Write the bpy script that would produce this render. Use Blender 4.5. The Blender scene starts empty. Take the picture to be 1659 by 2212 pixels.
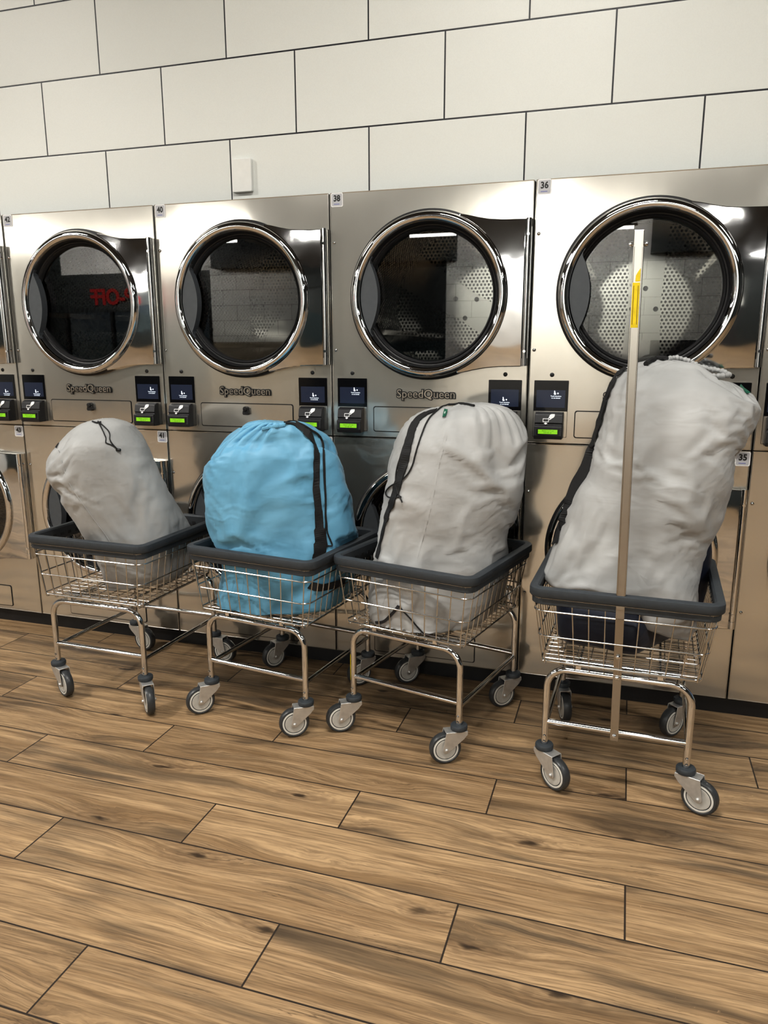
import bpy, bmesh, math, random
from mathutils import Vector, Matrix, noise
from mathutils.bvhtree import BVHTree

random.seed(7)
R = math.radians
scene = bpy.context.scene
C = scene.collection
PI = math.pi

# ------------------------------------------------------------------ camera
F_PX, RX, RY, RZ = 1634.437, 1.356363, 0.0017065, 0.3074
CAM = Vector((2.7618, -2.9527, 1.3881))
cd = bpy.data.cameras.new('camera'); cam = bpy.data.objects.new('camera', cd); C.objects.link(cam)
cam.location = CAM; cam.rotation_euler = (RX, RY, RZ)
cd.sensor_fit = 'VERTICAL'; cd.sensor_height = 36.0; cd.lens = F_PX / 2212 * 36.0
cd.clip_start = 0.05
scene.camera = cam
RM = cam.rotation_euler.to_matrix()

def sight(u, v):
    return (RM @ Vector(((u - 829.5) / F_PX, -(v - 1106) / F_PX, -1.0))).normalized()

def on_plane(u, v, p0, n):
    d = sight(u, v); t = (p0 - CAM).dot(n) / d.dot(n)
    return CAM + d * t

# ------------------------------------------------------------------ node materials
def srgb(r, g, b):
    f = lambda c: c / 12.92 if c <= 0.04045 else ((c + 0.055) / 1.055) ** 2.4
    return (f(r / 255), f(g / 255), f(b / 255), 1.0)

class NT:
    def __init__(self, name):
        self.m = bpy.data.materials.new(name); self.m.use_nodes = True
        self.t = self.m.node_tree; self.t.nodes.clear()
        self.out = self.n('ShaderNodeOutputMaterial')
    def n(self, typ, **kw):
        nd = self.t.nodes.new(typ)
        for k, v in kw.items(): setattr(nd, k, v)
        return nd
    def set(self, sock, v):
        if isinstance(v, bpy.types.NodeSocket): self.t.links.new(v, sock)
        elif v is not None: sock.default_value = v
    def math(self, op, a, b=None, c=None, clamp=False):
        nd = self.n('ShaderNodeMath', operation=op); nd.use_clamp = clamp
        for i, v in enumerate((a, b, c)):
            if v is not None: self.set(nd.inputs[i], v)
        return nd.outputs[0]
    def mix(self, f, a, b, blend='MIX'):
        nd = self.n('ShaderNodeMix', data_type='RGBA', blend_type=blend)
        self.set(nd.inputs['Factor'], f); self.set(nd.inputs[6], a); self.set(nd.inputs[7], b)
        return nd.outputs[2]
    def mapr(self, v, a, b, c=0.0, d=1.0, smooth=False):
        nd = self.n('ShaderNodeMapRange'); nd.clamp = True
        if smooth: nd.interpolation_type = 'SMOOTHSTEP'
        self.set(nd.inputs[0], v)
        for i, x in enumerate((a, b, c, d)): self.set(nd.inputs[i + 1], x)
        return nd.outputs[0]
    def noise(self, vec, scale=5.0, detail=4.0, rough=0.55, dist=0.0):
        nd = self.n('ShaderNodeTexNoise'); self.set(nd.inputs['Vector'], vec)
        self.set(nd.inputs['Scale'], scale); nd.inputs['Detail'].default_value = detail
        nd.inputs['Roughness'].default_value = rough; self.set(nd.inputs['Distortion'], dist)
        return nd.outputs[0]
    def comb(self, x, y, z=0.0):
        nd = self.n('ShaderNodeCombineXYZ')
        for i, v in enumerate((x, y, z)): self.set(nd.inputs[i], v)
        return nd.outputs[0]
    def coords(self, which='Object'):
        return self.n('ShaderNodeTexCoord').outputs[which]
    def sep(self, v):
        nd = self.n('ShaderNodeSeparateXYZ'); self.set(nd.inputs[0], v); return nd.outputs
    def bump(self, h, strength=0.3, dist=0.01):
        nd = self.n('ShaderNodeBump'); nd.inputs['Strength'].default_value = strength
        nd.inputs['Distance'].default_value = dist; self.set(nd.inputs['Height'], h)
        return nd.outputs[0]
    def principled(self, **kw):
        p = self.n('ShaderNodeBsdfPrincipled')
        for k, v in kw.items(): self.set(p.inputs[k.replace('_', ' ')], v)
        self.t.links.new(p.outputs[0], self.out.inputs[0])
        return p

M = {}
def plain(name, col, rough=0.5, metal=0.0, var=0.06, scale=40.0, bump=0.0, **kw):
    nt = NT(name); co = nt.coords()
    nz = nt.noise(co, scale, 3)
    c = nt.mix(nt.mapr(nz, 0.3, 0.7), tuple(x * (1 - var) for x in col[:3]) + (1,), tuple(min(1, x * (1 + var)) for x in col[:3]) + (1,))
    p = nt.principled(Base_Color=c, Roughness=rough, Metallic=metal, **kw)
    if bump: nt.set(p.inputs['Normal'], nt.bump(nz, bump, 0.002))
    M[name] = nt.m
    return nt.m

def emissive(name, col, strength=1.0, base=(0.01, 0.01, 0.01, 1), rough=0.15):
    nt = NT(name); nz = nt.noise(nt.coords(), 30, 2)
    c = nt.mix(nt.mapr(nz, 0.2, 0.8), tuple(x * .93 for x in col[:3]) + (1,), col)
    nt.principled(Base_Color=base, Roughness=rough, Emission_Color=c, Emission_Strength=strength)
    M[name] = nt.m

# brushed steel
def steel(name, col, rough, wav=0.12, sharp=None):
    nt = NT(name); co = nt.coords(); s = nt.sep(co)
    fine = nt.noise(nt.comb(nt.math('MULTIPLY', s[0], 900), nt.math('MULTIPLY', s[1], 30), nt.math('MULTIPLY', s[2], 14)), 1.0, 2)
    big = nt.noise(nt.comb(nt.math('MULTIPLY', s[0], 3.0), s[1], nt.math('MULTIPLY', s[2], 1.6)), 1.0, 3, 0.5)
    c = nt.mix(nt.mapr(big, .3, .7), tuple(x * .93 for x in col[:3]) + (1,), tuple(x * 1.05 for x in col[:3]) + (1,))
    r = nt.math('ADD', rough - .03, nt.math('MULTIPLY', fine, .06))
    p = nt.principled(Base_Color=c, Roughness=r, Metallic=1.0)
    b1 = nt.bump(big, wav, 0.02)
    nt.set(p.inputs['Normal'], b1)
    if sharp is not None:
        p2 = nt.n('ShaderNodeBsdfPrincipled'); nt.set(p2.inputs['Base Color'], c); nt.set(p2.inputs['Normal'], b1)
        p2.inputs['Roughness'].default_value = sharp; p2.inputs['Metallic'].default_value = 1.0
        mx = nt.n('ShaderNodeMixShader'); mx.inputs[0].default_value = .70
        nt.t.links.new(p.outputs[0], mx.inputs[1]); nt.t.links.new(p2.outputs[0], mx.inputs[2]); nt.t.links.new(mx.outputs[0], nt.out.inputs[0])
    M[name] = nt.m
steel('steel', (0.73, 0.705, 0.645, 1), 0.46, 0.08, 0.12)
steel('pole_steel', (0.46, 0.44, 0.41, 1), 0.24, 0.05)
steel('drum_plain', (0.62, 0.60, 0.56, 1), 0.10, 0.04)
plain('chrome', (0.76, 0.765, 0.77, 1), 0.06, 1.0, 0.02)
plain('wire', (0.62, 0.62, 0.61, 1), 0.2, 1.0, 0.05)
plain('zinc', (0.66, 0.655, 0.64, 1), 0.42, 0.75, 0.08, 60)
plain('worn_steel', (0.50, 0.46, 0.40, 1), 0.33, 1.0, 0.2, 30)
def wavy_chrome():
    nt = NT('plate_chrome'); co = nt.coords()
    p = nt.principled(Base_Color=nt.mix(nt.noise(co, 3, 2), (.66, .67, .68, 1), (.74, .74, .74, 1)), Roughness=0.06, Metallic=1.0)
    s = nt.sep(co); dx = nt.math('SUBTRACT', s[0], .66)
    h = nt.math('SUBTRACT', nt.math('MULTIPLY', nt.noise(co, 5.0, 2), .0022), nt.math('ADD', nt.math('MULTIPLY', nt.math('MULTIPLY', s[2], s[2]), .17), nt.math('MULTIPLY', nt.math('MULTIPLY', dx, dx), .15)))
    nt.set(p.inputs['Normal'], nt.bump(h, 1.0, 1.0)); M['plate_chrome'] = nt.m
wavy_chrome()
plain('black_plastic', (0.012, 0.012, 0.013, 1), 0.35)
plain('gasket', (0.010, 0.010, 0.011, 1), 0.5)
plain('reader_plastic', (0.022, 0.022, 0.024, 1), 0.42, 0, .1, 200)
plain('handle_plastic', srgb(78, 82, 86), 0.5)
plain('seam_black', (0.004, 0.004, 0.004, 1), 0.7)
plain('screen_glass', (0.004, 0.004, 0.005, 1), 0.08)
emissive('display', srgb(40, 50, 74), 0.55)
emissive('display_white', (0.85, 0.92, 1.0, 1), 1.6)
emissive('lcd', srgb(150, 220, 40), 0.85)
plain('lcd_text', srgb(70, 110, 20), 0.5)
plain('icon_white', (0.9, 0.9, 0.9, 1), 0.5)
plain('sticker_white', (0.80, 0.80, 0.80, 1), 0.4)
plain('sticker_grey', srgb(185, 186, 190), 0.4)
plain('sticker_blue', srgb(110, 115, 175), 0.4)
plain('number_black', (0.012, 0.012, 0.012, 1), 0.4)
plain('toe_black', (0.010, 0.010, 0.011, 1), 0.45, 0, .3, 12)
plain('bumper_plastic', srgb(60, 65, 70), 0.58, 0, .08, 60, .1)
plain('bumper_slot', (0.015, 0.016, 0.018, 1), 0.6)
plain('tire_rubber', srgb(62, 64, 66), 0.36, 0, .1, 80)
plain('hub_plastic', srgb(196, 194, 188), 0.45)
plain('hub_white', srgb(225, 224, 218), 0.4)
plain('strap_black', (0.010, 0.010, 0.011, 1), 0.7, 0, .25, 500, .4)
plain('tag_green', srgb(20, 92, 70), 0.6)
plain('thread_white', (0.78, 0.85, 0.80, 1), 0.6)
plain('yellow_label', srgb(225, 200, 20), 0.5, 0, .12, 60)
plain('label_print', srgb(150, 125, 8), 0.5)
plain('wall_plate', srgb(232, 233, 230), 0.4, 0, .02)

def glass():
    nt = NT('door_glass')
    fr = nt.n('ShaderNodeFresnel'); fr.inputs[0].default_value = 1.55
    tr = nt.n('ShaderNodeBsdfTransparent')
    nt.set(tr.inputs[0], nt.mix(nt.noise(nt.coords(), 2, 2), (.58, .59, .59, 1), (.64, .65, .65, 1)))
    gl = nt.n('ShaderNodeBsdfGlossy'); gl.inputs['Roughness'].default_value = 0.01; gl.inputs[0].default_value = (1, 1, 1, 1)
    mx = nt.n('ShaderNodeMixShader')
    nt.set(mx.inputs[0], nt.math('MULTIPLY', fr.outputs[0], 1.6, clamp=True)); nt.t.links.new(tr.outputs[0], mx.inputs[1]); nt.t.links.new(gl.outputs[0], mx.inputs[2])
    nt.t.links.new(mx.outputs[0], nt.out.inputs[0]); M['door_glass'] = nt.m
glass()

def perforated(name, colour, rgh):
    nt = NT(name); uv = nt.sep(nt.coords('UV'))
    s = 0.0178
    def cell(off):
        ax = nt.math('FRACT', nt.math('ADD', nt.math('DIVIDE', uv[0], s), off + 200))
        ay = nt.math('FRACT', nt.math('ADD', nt.math('DIVIDE', uv[1], s * 1.732), off + 200))
        dx = nt.math('SUBTRACT', ax, .5); dy = nt.math('MULTIPLY', nt.math('SUBTRACT', ay, .5), 1.732)
        return nt.math('SQRT', nt.math('ADD', nt.math('MULTIPLY', dx, dx), nt.math('MULTIPLY', dy, dy)))
    d = nt.math('MINIMUM', cell(0.0), cell(0.5))
    hole = nt.math('LESS_THAN', d, 0.30)
    col = nt.mix(hole, colour, (0.003, 0.003, 0.003, 1))
    nt.principled(Base_Color=col, Roughness=nt.mix(hole, (rgh, rgh, rgh, 1), (.9, .9, .9, 1)), Metallic=nt.math('SUBTRACT', 1.0, hole))
    M[name] = nt.m
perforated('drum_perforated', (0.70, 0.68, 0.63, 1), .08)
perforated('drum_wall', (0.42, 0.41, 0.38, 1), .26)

# wall of large white panels with black joints
def wall_mat():
    nt = NT('wall_panels'); s = nt.sep(nt.coords())
    L, H, ZA = 0.6126, 0.3048, 2.2361
    v = nt.math('DIVIDE', nt.math('SUBTRACT', s[2], ZA - 20 * H), H)
    row = nt.math('FLOOR', v); fv = nt.math('FRACT', v)
    odd = nt.math('MODULO', row, 2.0)      # row just under ZA is 19 (odd)
    off = nt.math('ADD', 0.1951, nt.math('MULTIPLY', odd, 0.5050 - 0.1951))
    u = nt.math('DIVIDE', nt.math('SUBTRACT', s[0], nt.math('SUBTRACT', off, 60 * L)), L)
    fu = nt.math('FRACT', u); col = nt.math('FLOOR', u)
    eu = nt.math('MULTIPLY', nt.math('MINIMUM', fu, nt.math('SUBTRACT', 1.0, fu)), L)
    ev = nt.math('MULTIPLY', nt.math('MINIMUM', fv, nt.math('SUBTRACT', 1.0, fv)), H)
    e = nt.math('MINIMUM', eu, ev)
    joint = nt.math('LESS_THAN', e, 0.0030)
    wn = nt.n('ShaderNodeTexWhiteNoise', noise_dimensions='2D'); nt.set(wn.inputs['Vector'], nt.comb(col, row))
    tone = nt.mix(wn.outputs[0], (0.735, 0.755, 0.725, 1), (0.795, 0.815, 0.785, 1))
    speck = nt.noise(nt.coords(), 260, 2)
    tone = nt.mix(nt.mapr(speck, .35, .7, 0, .12), tone, (.6, .6, .58, 1))
    c = nt.mix(joint, tone, (0.006, 0.006, 0.010, 1))
    p = nt.principled(Base_Color=c, Roughness=0.42)
    nt.set(p.inputs['Normal'], nt.bump(nt.math('MULTIPLY', nt.math('MINIMUM', e, .006), 100), 0.25, 0.004))
    M['wall_panels'] = nt.m
wall_mat()

# wood look floor planks: rows run along x, each row is stepped by a third of a plank
def floor_mat():
    nt = NT('wood_planks'); s = nt.sep(nt.coords())
    PW, PL, YT, J0, ST = 0.19926, 1.2155, -0.7033 + 0.19926, 1.6237, 0.40517
    v = nt.math('DIVIDE', nt.math('SUBTRACT', YT + 40 * PW, s[1]), PW)
    rowi = nt.math('SUBTRACT', nt.math('FLOOR', v), 40.0); fv = nt.math('FRACT', v)
    off = nt.math('SUBTRACT', J0 - 60 * PL, nt.math('MULTIPLY', rowi, ST))
    u = nt.math('DIVIDE', nt.math('SUBTRACT', s[0], off), PL)
    col = nt.math('FLOOR', u); fu = nt.math('FRACT', u)
    eu = nt.math('MULTIPLY', nt.math('MINIMUM', fu, nt.math('SUBTRACT', 1.0, fu)), PL)
    ev = nt.math('MULTIPLY', nt.math('MINIMUM', fv, nt.math('SUBTRACT', 1.0, fv)), PW)
    e = nt.math('MINIMUM', eu, ev)
    joint = nt.math('LESS_THAN', e, 0.0024)
    wn = nt.n('ShaderNodeTexWhiteNoise', noise_dimensions='2D'); nt.set(wn.inputs['Vector'], nt.comb(col, rowi))
    rnd = wn.outputs[0]; rc = nt.sep(wn.outputs[1])
    ox = nt.math('MULTIPLY', rc[0], 37.0); oy = nt.math('MULTIPLY', rc[1], 53.0)
    X = nt.math('ADD', s[0], ox); Y = nt.math('ADD', s[1], oy)
    # slow bend of the grain
    bend = nt.noise(nt.comb(nt.math('MULTIPLY', X, 1.6), nt.math('MULTIPLY', Y, 4.0), rnd), 1.0, 2, .5)
    Yb = nt.math('ADD', Y, nt.math('MULTIPLY', nt.math('SUBTRACT', bend, .5), .045))
    # knots: stretched voronoi pulls the grain round itself
    vo = nt.n('ShaderNodeTexVoronoi', voronoi_dimensions='2D'); kw = nt.noise(nt.comb(nt.math('MULTIPLY', X, 9.0), nt.math('MULTIPLY', Y, 22.0), 0.0), 1.0, 3); nt.set(vo.inputs['Vector'], nt.comb(nt.math('ADD', nt.math('MULTIPLY', X, 1.25), nt.math('MULTIPLY', nt.math('SUBTRACT', kw, .5), .16)), nt.math('ADD', nt.math('MULTIPLY', Y, 4.6), nt.math('MULTIPLY', nt.math('SUBTRACT', kw, .5), .22)), 0.0)); vo.inputs['Scale'].default_value = 1.0
    kd = vo.outputs['Distance']
    kin = nt.mapr(kd, 0.0, 0.42, 1.0, 0.0, True)
    Yk = nt.math('ADD', Yb, nt.math('MULTIPLY', kin, 0.035))
    g1 = nt.noise(nt.comb(nt.math('MULTIPLY', X, 1.3), nt.math('MULTIPLY', Yk, 34.0), rnd), 1.0, 5, .62)
    g2 = nt.noise(nt.comb(nt.math('MULTIPLY', X, 7.0), nt.math('MULTIPLY', Yk, 190.0), rnd), 1.0, 4, .65)
    g3 = nt.noise(nt.comb(nt.math('MULTIPLY', X, 0.9), nt.math('MULTIPLY', Yk, 9.0), 3.0), 1.0, 3, .55)
    base = nt.mix(nt.mapr(g1, .36, .64), (0.320, 0.208, 0.110, 1), (0.590, 0.412, 0.238, 1))
    base = nt.mix(nt.mapr(g2, .42, .64, 0, .62), base, (0.145, 0.094, 0.053, 1))
    # grey-brown mineral streaks
    base = nt.mix(nt.mapr(g3, .53, .69, 0, .64, True), base, (0.105, 0.075, 0.048, 1))
    # sooty streaks drawn out along the grain from each knot
    kx = nt.noise(nt.comb(nt.math('MULTIPLY', X, 1.0), nt.math('MULTIPLY', Yk, 14.0), 11.0), 1.0, 4, .6)
    smear = nt.math('MULTIPLY', nt.mapr(kx, .48, .62, 0, 1, True), nt.mapr(nt.noise(nt.comb(nt.math('MULTIPLY', X, 1.7), nt.math('MULTIPLY', Y, 5.0), 21.0), 1.0, 2), .46, .62, 0, .78, True))
    base = nt.mix(smear, base, (0.085, 0.062, 0.042, 1))
    rings = nt.math('SINE', nt.math('MULTIPLY', kd, 95.0))
    kz = nt.mapr(kd, 0.05, 0.26, 1.0, 0.0, True)
    cellc = nt.sep(vo.outputs['Color']); keep = nt.mapr(cellc[0], .15, .55)
    kz = nt.math('MULTIPLY', kz, keep)
    base = nt.mix(nt.math('MULTIPLY', kz, nt.mapr(rings, -1, 1, .15, .5)), base, (0.13, 0.080, 0.045, 1))
    core = nt.math('MULTIPLY', nt.mapr(kd, 0.005, 0.070, 1.0, 0.0, True), keep)
    base = nt.mix(nt.math('MULTIPLY', core, .92), base, (0.035, 0.022, 0.014, 1))
    # fine drying cracks
    cr = nt.noise(nt.comb(nt.math('MULTIPLY', X, 1.1), nt.math('MULTIPLY', Yk, 17.0), 8.0), 1.0, 6, .6)
    crack = nt.mapr(nt.math('ABSOLUTE', nt.math('SUBTRACT', cr, .5)), 0.0, .008, 1.0, 0.0)
    crack = nt.math('MULTIPLY', crack, nt.mapr(nt.noise(nt.comb(nt.math('MULTIPLY', X, 2.2), nt.math('MULTIPLY', Y, 7.0), 2.0), 1.0, 2), .56, .68))
    base = nt.mix(nt.math('MULTIPLY', crack, .8), base, (0.05, 0.032, 0.02, 1))
    # pale flecks across the grain
    fl = nt.noise(nt.comb(nt.math('MULTIPLY', X, 60.0), nt.math('MULTIPLY', Yk, 60.0), 1.0), 1.0, 3, .6)
    flm = nt.math('MULTIPLY', nt.mapr(fl, .66, .72), nt.mapr(nt.noise(nt.comb(nt.math('MULTIPLY', X, 3.0), nt.math('MULTIPLY', Y, 6.0), 5.0), 1.0, 2), .55, .66))
    base = nt.mix(nt.math('MULTIPLY', flm, .5), base, (0.60, 0.41, 0.24, 1))
    tint = nt.mix(rnd, (0.84, 0.82, 0.80, 1), (1.08, 1.07, 1.06, 1))
    base = nt.mix(1.0, base, tint, 'MULTIPLY')
    c = nt.mix(joint, base, (0.040, 0.028, 0.020, 1))
    p = nt.principled(Base_Color=c, Roughness=nt.mapr(g2, .3, .7, .40, .55), Specular_IOR_Level=0.35)
    h = nt.math('ADD', nt.math('MULTIPLY', nt.math('MINIMUM', e, .004), 120), nt.math('MULTIPLY', g2, .12))
    nt.set(p.inputs['Normal'], nt.bump(h, 0.25, 0.003))
    M['wood_planks'] = nt.m
floor_mat()

def fabric(name, lo, hi, rough=0.55):
    nt = NT(name); co = nt.coords()
    big = nt.noise(co, 6.0, 3)
    c = nt.mix(nt.mapr(big, .3, .7), lo, hi)
    p = nt.principled(Base_Color=c, Roughness=rough, Sheen_Weight=0.12, Sheen_Roughness=0.4)
    ss = nt.sep(co)
    soft = nt.noise(nt.comb(nt.math('MULTIPLY', ss[0], 7.0), nt.math('MULTIPLY', ss[1], 7.0), nt.math('MULTIPLY', ss[2], 20.0)), 1.0, 2, .45, .5)
    h = nt.math('ADD', nt.math('MULTIPLY', soft, .9), nt.math('MULTIPLY', nt.noise(co, 900, 1), .02))
    vo = nt.n('ShaderNodeTexVoronoi', feature='DISTANCE_TO_EDGE'); warp = nt.noise(co, 5.0, 2)
    nt.set(vo.inputs['Vector'], nt.comb(nt.math('ADD', nt.math('MULTIPLY', ss[0], 5.0), nt.math('MULTIPLY', warp, .8)), nt.math('MULTIPLY', ss[1], 5.0), nt.math('ADD', nt.math('MULTIPLY', ss[2], 8.5), nt.math('MULTIPLY', warp, 1.1)))); vo.inputs['Scale'].default_value = 1.0
    line = nt.mapr(vo.outputs['Distance'], 0.0, .10, 1.0, 0.0, True)
    line = nt.math('MULTIPLY', line, nt.mapr(nt.noise(co, 7.0, 2), .48, .64, 0, 1, True))
    h = nt.math('ADD', h, nt.math('MULTIPLY', line, .28))
    nt.set(p.inputs['Normal'], nt.bump(h, 0.24, 0.012))
    M[name] = nt.m
fabric('grey_nylon', (0.375, 0.378, 0.376, 1), (0.46, 0.464, 0.462, 1))
fabric('blue_nylon', (0.130, 0.355, 0.53, 1), (0.185, 0.440, 0.63, 1), 0.5)
fabric('navy_nylon', (0.0025, 0.005, 0.017, 1), (0.004, 0.009, 0.028, 1), 0.55)

# ------------------------------------------------------------------ mesh builder
class MB:
    def __init__(self): self.v = []; self.f = []; self.mi = []; self.sm = []; self.uv = {}
    def add(self, vs, fs, mi=0, smooth=False):
        o = len(self.v); self.v += [tuple(x) for x in vs]
        for f in fs: self.f.append(tuple(i + o for i in f)); self.mi.append(mi); self.sm.append(smooth)
        return o
    def box(self, lo, hi, mi=0):
        x0, y0, z0 = lo; x1, y1, z1 = hi
        vs = [(x0, y0, z0), (x1, y0, z0), (x1, y1, z0), (x0, y1, z0), (x0, y0, z1), (x1, y0, z1), (x1, y1, z1), (x0, y1, z1)]
        self.add(vs, [(0, 3, 2, 1), (4, 5, 6, 7), (0, 1, 5, 4), (1, 2, 6, 5), (2, 3, 7, 6), (3, 0, 4, 7)], mi)
    def tube(self, pts, r, n=10, mi=0, closed=False, caps=True):
        pts = [Vector(p) for p in pts]; k = len(pts); ring = []; up = None
        for i, p in enumerate(pts):
            if closed: t = (pts[(i + 1) % k] - pts[i - 1]).normalized()
            elif i == 0: t = (pts[1] - p).normalized()
            elif i == k - 1: t = (p - pts[i - 1]).normalized()
            else: t = ((pts[i + 1] - p).normalized() + (p - pts[i - 1]).normalized()).normalized()
            if up is None:
                up = t.orthogonal().normalized()
            up = (up - t * up.dot(t)).normalized(); b = t.cross(up)
            rr = r[i] if isinstance(r, (list, tuple)) else r
            ring.append([p + up * (rr * math.cos(2 * PI * j / n)) + b * (rr * math.sin(2 * PI * j / n)) for j in range(n)])
        vs = [q for rg in ring for q in rg]; fs = []
        for i in range(k if closed else k - 1):
            a = i * n; b2 = ((i + 1) % k) * n
            for j in range(n):
                fs.append((a + j, a + (j + 1) % n, b2 + (j + 1) % n, b2 + j))
        o = self.add(vs, fs, mi, True)
        if caps and not closed:
            self.f.append(tuple(o + j for j in reversed(range(n)))); self.mi.append(mi); self.sm.append(False)
            self.f.append(tuple(o + (k - 1) * n + j for j in range(n))); self.mi.append(mi); self.sm.append(False)
    def lathe(self, prof, n=48, axis='y', center=(0, 0, 0), mi=0, smooth=True, closed=False):
        """prof: list of (radius, along)"""
        cx, cy, cz = center; vs = []
        for r, a in prof:
            for j in range(n):
                c, s = math.cos(2 * PI * j / n), math.sin(2 * PI * j / n)
                if axis == 'y': vs.append((cx + r * c, cy + a, cz + r * s))
                elif axis == 'z': vs.append((cx + r * c, cy + r * s, cz + a))
                else: vs.append((cx + a, cy + r * c, cz + r * s))
        fs = []; k = len(prof)
        for i in range(k if closed else k - 1):
            i2 = (i + 1) % k
            for j in range(n):
                fs.append((i * n + j, i * n + (j + 1) % n, i2 * n + (j + 1) % n, i2 * n + j))
        self.add(vs, fs, mi, smooth)
    def prism(self, poly, y0, y1, mi=0, flip=False):
        """polygon in xz extruded from y0 (front) to y1"""
        n = len(poly)
        vs = [(x, y0, z) for x, z in poly] + [(x, y1, z) for x, z in poly]
        fs = [tuple(range(n)), tuple(reversed(range(n, 2 * n)))] + [(i, i + n, (i + 1) % n + n, (i + 1) % n) for i in range(n)]
        self.add(vs, fs, mi)
    def build(self, name, mats, parent=None, loc=None, fix=True, bevel=0.0, auto=None):
        me = bpy.data.meshes.new(name); me.from_pydata(self.v, [], self.f)
        if not isinstance(mats, (list, tuple)): mats = [mats]
        for m in mats: me.materials.append(M[m])
        for p, mi, sm in zip(me.polygons, self.mi, self.sm): p.material_index = mi; p.use_smooth = sm
        if fix:
            bm = bmesh.new(); bm.from_mesh(me); bmesh.ops.recalc_face_normals(bm, faces=bm.faces[:]); bm.to_mesh(me); bm.free()
        if any(self.sm): me.set_sharp_from_angle(angle=R(38))
        o = bpy.data.objects.new(name, me); C.objects.link(o)
        if parent: o.parent = parent
        if loc: o.location = loc
        if bevel:
            b = o.modifiers.new('bevel', 'BEVEL'); b.width = bevel; b.segments = 2; b.limit_method = 'ANGLE'; b.angle_limit = R(40)
        return o

def rrect(x0, z0, x1, z1, r, n=5):
    pts = []
    for cx, cz, a0 in ((x1 - r, z1 - r, 0), (x0 + r, z1 - r, 90), (x0 + r, z0 + r, 180), (x1 - r, z0 + r, 270)):
        for i in range(n + 1):
            a = R(a0 + 90 * i / n); pts.append((cx + r * math.cos(a), cz + r * math.sin(a)))
    return pts

_tc = {}
def text_geo(body, size, bold=0.0, extrude=0.0, align='CENTER', lines=1.0):
    key = (body, size, bold, extrude, align)
    if key in _tc: return _tc[key]
    cu = bpy.data.curves.new('t', 'FONT'); cu.body = body; cu.size = size; cu.align_x = align; cu.align_y = 'CENTER'
    cu.offset = bold; cu.extrude = extrude; cu.resolution_u = 3; cu.space_line = lines
    ob = bpy.data.objects.new('t', cu); C.objects.link(ob)
    dg = bpy.context.evaluated_depsgraph_get(); ev = ob.evaluated_get(dg); me = ev.to_mesh()
    geo = ([tuple(v.co) for v in me.vertices], [tuple(p.vertices) for p in me.polygons])
    ev.to_mesh_clear(); bpy.data.objects.remove(ob); bpy.data.curves.remove(cu)
    _tc[key] = geo
    return geo
def add_text(mb, body, size, x, y, z, mi=0, bold=0.0, extrude=0.0, sx=1.0, lines=1.0):
    vs, fs = text_geo(body, size, bold, extrude, 'CENTER', lines)
    mb.add([(x + a * sx, y - c, z + b) for a, b, c in vs], fs, mi)

def empty(name, loc=(0, 0, 0), rz=0.0):
    o = bpy.data.objects.new(name, None); C.objects.link(o); o.location = loc; o.rotation_euler = (0, 0, rz); o.empty_display_size = .1
    return o
def tag(o, label=None, cat=None, group=None, kind=None):
    if label: o['label'] = label
    if cat: o['category'] = cat
    if group: o['group'] = group
    if kind: o['kind'] = kind
    return o

# ------------------------------------------------------------------ room shell
YW, ZT, ZB, Z0, MW = 0.1054, 1.977, 1.025, 0.0709, 0.80
XL, XR, YF, ZC = -10.5, 9.0, -11.5, 3.9

def quad(name, pts, mat, kind='structure', label=None, cat=None):
    mb = MB(); mb.add(pts, [(0, 1, 2, 3)]); o = mb.build(name, mat, fix=False); o['kind'] = kind
    return o
fl = quad('floor', [(XL, YF, 0), (XR, YF, 0), (XR, 1.2, 0), (XL, 1.2, 0)], 'wood_planks')
mb = MB(); mb.box((XL, YW, ZT - .05), (XR, YW + .12, ZC)); wb = mb.build('wall_back', 'wall_panels'); wb['kind'] = 'structure'
mb = MB(); mb.box((XL, 0.0206, 0), (XR, 0.06, Z0 + .01)); tb = mb.build('baseboard_back', 'toe_black'); tb['kind'] = 'structure'
plain('ceiling_dark', (0.05, 0.05, 0.052, 1), 0.8)
plain('env_dark', srgb(40, 46, 46), 0.6)
plain('env_teal', srgb(26, 44, 48), 0.6)
plain('env_tan', srgb(150, 140, 122), 0.6)
plain('env_white', (0.72, 0.72, 0.70, 1), 0.5)
plain('env_charcoal', (0.03, 0.03, 0.032, 1), 0.4)
mb = MB(); mb.box((XL, YF, ZC), (XR, YW + .12, ZC + .1)); tag(mb.build('ceiling', 'ceiling_dark'), kind='structure')
mb = MB(); mb.box((XR, YF, 0), (XR + .1, YW + .12, ZC)); tag(mb.build('wall_right', 'env_dark'), kind='structure')
mb = MB(); mb.box((XL - .1, YF, 0), (XL, YW + .12, ZC)); tag(mb.build('wall_left', 'env_white'), kind='structure')
# wall across the room behind the camera: bright and dark stretches shaped for the steel's reflections
mb = MB()
D = .12
mb.box((XL, YF - D, 0), (-9.3, YF, ZC), 1)
mb.box((-9.3, YF - D, 2.15), (-5.6, YF, 2.95), 1)
mb.box((-9.3, YF - D, 0), (-5.6, YF, .75), 1)
mb.box((-9.3, YF - D, 2.95), (-5.4, YF, ZC), 4)
mb.box((-5.6, YF - D, 1.5), (-3.4, YF, 2.95), 0)
mb.box((-3.4, YF - D, 1.5), (-0.6, YF, 2.95), 1)
mb.box((-0.6, YF - D, 1.5), (4.9, YF, 2.95), 0)
mb.box((4.9, YF - D, 0), (XR, YF, ZC), 1)
mb.box((-5.6, YF - D, 0), (-3.4, YF, 1.5), 5)
mb.box((-3.4, YF - D, 0), (-0.6, YF, 1.5), 2)
mb.box((-0.6, YF - D, 0), (3.1, YF, 1.5), 4)
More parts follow.
